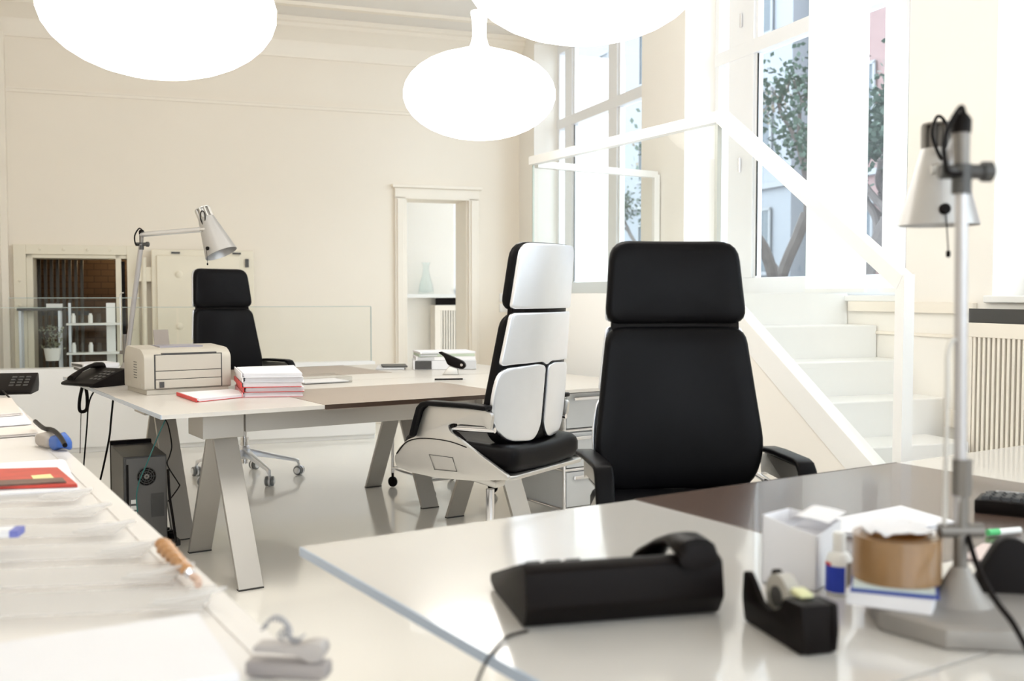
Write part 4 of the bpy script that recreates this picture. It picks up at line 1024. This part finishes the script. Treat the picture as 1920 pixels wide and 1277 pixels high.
# ---------------------------------------------------------------- left sideboard
M_side = mat('sideboard_white', (.74, .71, .68), .35, var=.01)
e0 = P(610, 1277, .74); SBA = math.radians(31.1)
sb_o = Vector((e0.x, e0.y, 0))
sb = thing('sideboard', 'long white sideboard with trays and papers along the left', 'sideboard', sb_o, SBA)
WD = .93; far = 4.35
MB().box(-WD, 0, -1.6, far, .70, .735).build('board', M_side, sb, smooth=0)
MB().box(-.045, 0, -1.6, far, .7352, .7368).build('edge_strip', M_side, sb, smooth=0, bevel=.001)
MB().box(-WD+.02, -.02, -1.58, far-.02, .06, .70).build('body', M_side, sb, smooth=0)
MB().box(-WD+.06, -.06, -1.55, far-.06, 0.0005, .06).build('plinth', M_darkgrey, sb, smooth=0)
dd = MB()
for k in range(9): dd.box(-.0195, -.004, -1.55+k*.65, -1.55+k*.65+.64, .08, .69)
dd.build('door', M_side, sb, smooth=0, bevel=.002)
ZT = .7372
# front white paper stack
c = [P(-60, 1340, .77), P(447, 1262, .77), P(370, 1150, .77), P(-60, 1215, .77)]
sheets('paper_stack', 'large stack of white paper at the front of the sideboard', 'paper', order(c), ZT, 12, .0028, M_paper, .002)
# translucent sleeves cascading
rights = [(420, 1150), (362, 1098), (305, 1050), (255, 1008), (212, 972), (178, 942)]
for k, (rx, ry) in enumerate(rights):
    ang = ANG-.42; zb = ZT+.002+.0
    n0 = P(rx-40, ry+6, zb)
    x = Vector((math.cos(ang), math.sin(ang), 0)); y = Vector((-math.sin(ang), math.cos(ang), 0))
    names = ['translucent plastic sleeve nearest the paper stack, first of the cascade', 'second translucent plastic sleeve from the paper stack', 'third translucent plastic sleeve from the paper stack', 'fourth translucent plastic sleeve from the paper stack', 'fifth translucent plastic sleeve from the paper stack', 'translucent plastic sleeve farthest from the paper stack']
    sv = thing('plastic_sleeve', names[k], 'sleeve', (n0.x, n0.y, zb+.0005), ang, 'plastic sleeves on the sideboard')
    L = .55; dp_ = .15
    MB().hexa([(-L, 0, .010), (0, 0, .010), (.0, dp_, .001), (-L, dp_, .001), (-L, 0, .012), (0, 0, .012), (.0, dp_, .003), (-L, dp_, .003)]).build('sheet', M_sleeve, sv, smooth=0)
    lb = MB().box(-.36, -.26, .05, .075, .0325, .036)
    lab(MB().box(-.36+.01*k, -.29+.01*k, .02, .04, .0125, .015).build('label_tab', M_paper, sv, smooth=0), 'white label tab')
    MB().tube([(-.07, .03, .015), (-.03, .02, .022), (.015, .03, .028), (.025, .05, .025), (.012, .07, .018), (-.03, .075, .014)], .0035, 8, sub=4).build('clip', M_sleeve, sv)
    MB().box(-.08, .005, .02, .08, .0125, .0145).build('clip_plate', M_sleeve, sv, smooth=0)
q = P(12, 1005, .775)
o = MB().box(-.05, .01, -.02, .02, 0, .012).build('name_tag', M_paper, None, (q.x, q.y, .776), ANG-.4, smooth=0, bevel=.001); tag(o, 'white tag with violet blue end on the plastic sleeves at left edge', 'tag')
MB().box(.0102, .025, -.02, .02, 0, .012).build('end', mat('violet_blue', (.16, .18, .50), .5), o, smooth=0)
# twisted handle pen
a_, b_ = P(300, 1014, .765), P(352, 1068, .765); ax = (b_-a_); La = ax.length
tw = thing('twisted_pen', 'twisted orange wooden pen handle lying at the sideboard edge', 'pen', (a_.x, a_.y, .762), math.atan2(ax.y, ax.x))
b = MB(); n = 40; m_ = 12; v = []
for i in range(n+1):
    s_ = i/n; r = .013*(1-.35*s_)*(.5+.5*min(1, s_*8)); x = s_*La
    for k in range(m_):
        a = 2*PI*k/m_; rr = r*(1+.34*math.cos(3*(a+s_*14))); v.append((x, rr*math.cos(a), rr*math.sin(a)+.0))
b.add(v, [tuple(range(m_))[::-1], tuple(range(n*m_, (n+1)*m_))]+[(i*m_+k, i*m_+(k+1) % m_, (i+1)*m_+(k+1) % m_, (i+1)*m_+k) for i in range(n) for k in range(m_)])
lab(b.build('handle', mat('orange_wood', (.50, .24, .08), .35, coat=.4, var=.2, scale=60), tw, smooth=60), 'twisted orange wood')
MB().cyl((La-.002, 0, 0), (La+.03, .0, 0), .004).lathe([(.007, 0), (.009, .006), (.007, .012)], 12, (La+.005, 0, 0), (1, 0, 0)).build('ferrule', M_chrome, tw)
lab(MB().tube([(La+.03, 0, 0), (La+.05, .004, -.002), (La+.07, 0, -.004)], .006, 8, sub=3).build('tip', mat('pale_wood', (.6, .42, .33), .5), tw), 'pale wooden tip')
# magazine and papers
q = [P(-40, 918, .75), P(128, 905, .75), P(110, 868, .75), P(-40, 882, .75)]
sheets('paper_stack', 'white sheets under the red magazine on the sideboard', 'paper', order([P(-40, 930, .745), P(150, 918, .745), P(120, 862, .745), P(-40, 872, .745)]), ZT, 6, .0016, M_paper, .003)
mg, _ = sheets('magazine', 'red magazine on white sheets at left of the sideboard', 'magazine', order([P(-40, 915, .752), P(146, 910, .752), P(108, 878, .752), P(-40, 882, .752)]), ZT+.0105, 3, .0025, mat('red_cover', (.58, .07, .05), .35, var=.35, scale=22), .002)
o, _ = sheets('sticky_note', 'yellow sticky note on the red magazine', 'note', order([P(66, 900, .76), P(105, 897, .76), P(94, 886, .76), P(58, 889, .76)]), ZT+.0185, 1, .001, mat('yellow_note', (.80, .72, .35), .6), 0)
mg2, _ = sheets('magazine', 'brown and grey brochure lying over the red magazine', 'magazine', order([P(-40, 914, .756), P(124, 905, .756), P(118, 898, .756), P(-40, 905, .756)]), ZT+.0185, 2, .002, mat('brown_cover', (.16, .09, .07), .35, var=.5, scale=30), .002)
for k, (cx, cy, l) in enumerate([(20, 800, 'lowest of the loose papers at the far end of the sideboard'), (16, 780, 'middle sheet of the loose papers at the far end of sideboard'), (10, 762, 'topmost crumpled sheet of the loose papers at far end of sideboard')]):
    zz = .7372+k*.012
    sheets('paper_stack', l, 'paper', order([P(cx-60, cy+24, zz), P(cx+50-10*k, cy+16, zz), P(cx+30-10*k, cy-12, zz), P(cx-60, cy-8, zz)]), zz, 4, .0026, mat('beige_paper', (.74, .68, .63), .6) if k != 1 else M_paper, .006)
# grey black phone at far left
q = P(55, 735, .7405)
p3 = phone('black desk phone at the far left end of the sideboard', (q.x-.01, q.y+.12, .7365), math.radians(195), s=1.0, handset_side=1)
# pouch + cable at edge
q = P(128, 842, .7405)
pc2 = thing('blue_bag', 'crumpled grey and blue bag at the sideboard edge', 'bag', (q.x-.03, q.y+.02, .7372), ANG+.2)
MB().cushion(rpoly([(-.03, -.06), (.015, -.06), (.02, .02), (-.03, .03)], .02), .035, .014, lambda x, y, w: (x, y, .022+w+.006*math.sin(x*90)*math.cos(y*70)), .01).build('body', mat('pouch_blue', (.04, .12, .42), .5), pc2, smooth=60)
MB().cushion(rpoly([(-.035, .02), (.01, .03), (.01, .13), (-.03, .14)], .02),   .03, .012, lambda x, y, w: (x, y, .022+w+.005*math.sin(x*80)), .01).build('flap', mat('pouch_grey', (.40, .36, .33), .6), pc2, smooth=60)
a_ = P(70, 795, .765)
cable('cable', [P(66, 790, .775), P(82, 803, .785), P(98, 806, .79), P(112, 818, .785), P(122, 835, .775)], .007, M_blackp, 'thick black cable with plug lying along the sideboard edge')
cable('cable', [P(5, 733, .76), P(12, 740, .755), P(20, 748, .75)], .004, M_blackp, 'short black cord leaving the far left phone')
# white handset on cradle at the side of the sideboard
q = P(548, 1266, .737)
rz = math.radians(-8)
HS = .55
hs = thing('small_phone', 'pale telephone handset with coiled cord lying at the sideboard edge', 'telephone', (q.x, q.y, .760), rz)
prf = rpoly([(-.085, .012), (-.08, .028), (-.03, .030), (.02, .030), (.05, .040), (.075, .038), (.082, .02), (.07, -.002), (.045, -.006), (.02, .008), (-.03, .012)], .008, 4)
MB().prism(prf, -.022, .022, 'y').build('handset', mat('phone_white', (.42, .39, .375), .45), hs, bevel=.008, seg=3)
MB().box(-.10, .085, -.025, .025, -.04, -.008).build('cradle', mat('phone_grey', (.33, .30, .29), .5), hs, bevel=.006)
cp = []
for i in range(150):
    a = i*.85; s_ = i/150
    cx, cz = -.055-.028*math.cos(s_*5.5)+.02, .058+.026*math.sin(s_*5.5)
    if s_ > .6: cx = -.03+(s_-.6)*.14; cz = .055-.02*abs(math.sin(s_*9))
    cp.append((cx+.0075*math.cos(a)*math.cos(s_*5.5), .0075*math.sin(a), cz+.0075*math.cos(a)*.8))
MB().tube(cp, .0024, 5, sub=1).build('coiled_cord', mat('cord_grey', (.36, .355, .37), .5), hs)

hs.scale = (HS, HS, HS)
# ---------------------------------------------------------------- outside
M_ground = mat('pavement', (.30, .30, .31), .8)
o = None
room(MB().box(.7, 40, -25, 40, .7, .8), 'ground', M_ground, smooth=0)
def facade(lbl, s0, t0, t1, h, m, brick=False):
    t = thing('building', lbl, 'building', R(s0, t0, .8), ROOMA)
    L = t1-t0
    MB().box(0, 4, -L, 0, 0, h).build('wall', m, t, smooth=0)
    MB().box(-.2, 0, -L, 0, h-.6, h-.3).box(-.12, 0, -L, 0, 3.3, 3.45).build('cornice', mat('stone_frame', (.22, .225, .235), .7), t, smooth=0)
    n = int(L//3)
    for fl in range(int(h//3.4)):
        for k in range(n):
            y = -(k+.5)*L/n
            w_ = MB().box(-.05, .03, y-.7, y+.7, 1.0+fl*3.3, 2.7+fl*3.3).build('window', mat('dark_pane', (.04, .055, .07), .25), t, smooth=0)
            MB().box(-.09, -.05, y-.78, y-.70, .95+fl*3.3, 2.75+fl*3.3).box(-.09, -.05, y+.70, y+.78, .95+fl*3.3, 2.75+fl*3.3).box(-.09, -.05, y-.04, y+.04, .95+fl*3.3, 2.75+fl*3.3).box(-.09, -.05, y-.78, y+.78, 2.7+fl*3.3, 2.78+fl*3.3).box(-.14, -.05, y-.85, y+.85, .9+fl*3.3, 1+fl*3.3).build('window_frame', mat('stone_frame', (.22, .225, .235), .7), w_, smooth=0)
    return t
facade('pale rendered building with window rows across the street', 13, -50, -14.2, 11.5, mat('pale_render', (.21, .22, .24), .8))
facade('pinkish brick building seen through the window right of curtain panel', 13.5, -13.8, 8.5, 10.5, mat('pink_brick', (.20, .13, .125), .8, var=.15, scale=5))
def tree(lbl, loc, hgt, crown_r, seed, leafc, multi=2):
    rnd = random.Random(seed); t = thing('street_tree', lbl, 'tree', loc, 0)
    tr = MB(); ends = []
    def branch(p, d, L, r, lev):
        pts = [p]; q = p
        for k in range(4):
            d = (d+Vector((rnd.uniform(-.25, .25), rnd.uniform(-.25, .25), rnd.uniform(-.02, .15)))).normalized(); q = q+d*L/4; pts.append(q)
        tr.tube(pts, r, 7, sub=2)
        if lev == 0: ends.append(q); return
        for k in range(3):
            branch(q if k else pts[3], (d+Vector((rnd.uniform(-.9, .9), rnd.uniform(-.9, .9), rnd.uniform(0, .4)))).normalized(), L*.62, r*.55, lev-1)
    for k in range(multi): branch(Vector((rnd.uniform(-.15, .15), rnd.uniform(-.15, .15), 0)), Vector((rnd.uniform(-.35, .35), rnd.uniform(-.3, .3), 1)).normalized(), hgt*.45, .085, 3)
    tr.build('trunk', mat('grey_bark', (.11, .095, .09), .9, var=.3), t)
    lf = MB()
    for e in ends:
        for k in range(38):
            p = e+Vector((rnd.gauss(0, .22), rnd.gauss(0, .22), rnd.gauss(0, .17))); d = Vector((rnd.uniform(-1, 1), rnd.uniform(-1, 1), rnd.uniform(-1, 1))).normalized()*.09
            n = d.cross(Vector((rnd.random(), rnd.random(), 1))).normalized()*.035
            lf.add([p, p+d*.5+n, p+d, p+d*.5-n], [(0, 1, 2, 3)])
    lf.build('foliage', leafc, t, smooth=0)
g1 = mat('green_leaf', (.055, .085, .065), .6, var=.4, scale=1); g2 = mat('tan_leaf', (.17, .14, .10), .6, var=.3, scale=1)
p = PD(1470, 520, 15); tree('tree with twisted grey trunks and green crown outside the stair window', (p.x, p.y, .8), 3.6, 1, 3, g1)
p = PD(1500, 520, 21); tree('second street tree with tan leaves farther behind the stair window', (p.x, p.y, .8), 5.0, 1, 9, g2, 1)
p = PD(1650, 520, 12); tree('street tree seen between the two sheer curtain panels', (p.x, p.y, .8), 3.0, 1, 5, g1)
p = PD(1185, 520, 27); tree('distant green tree outside the far window', (p.x, p.y, .8), 3.4, 1, 8, g1)
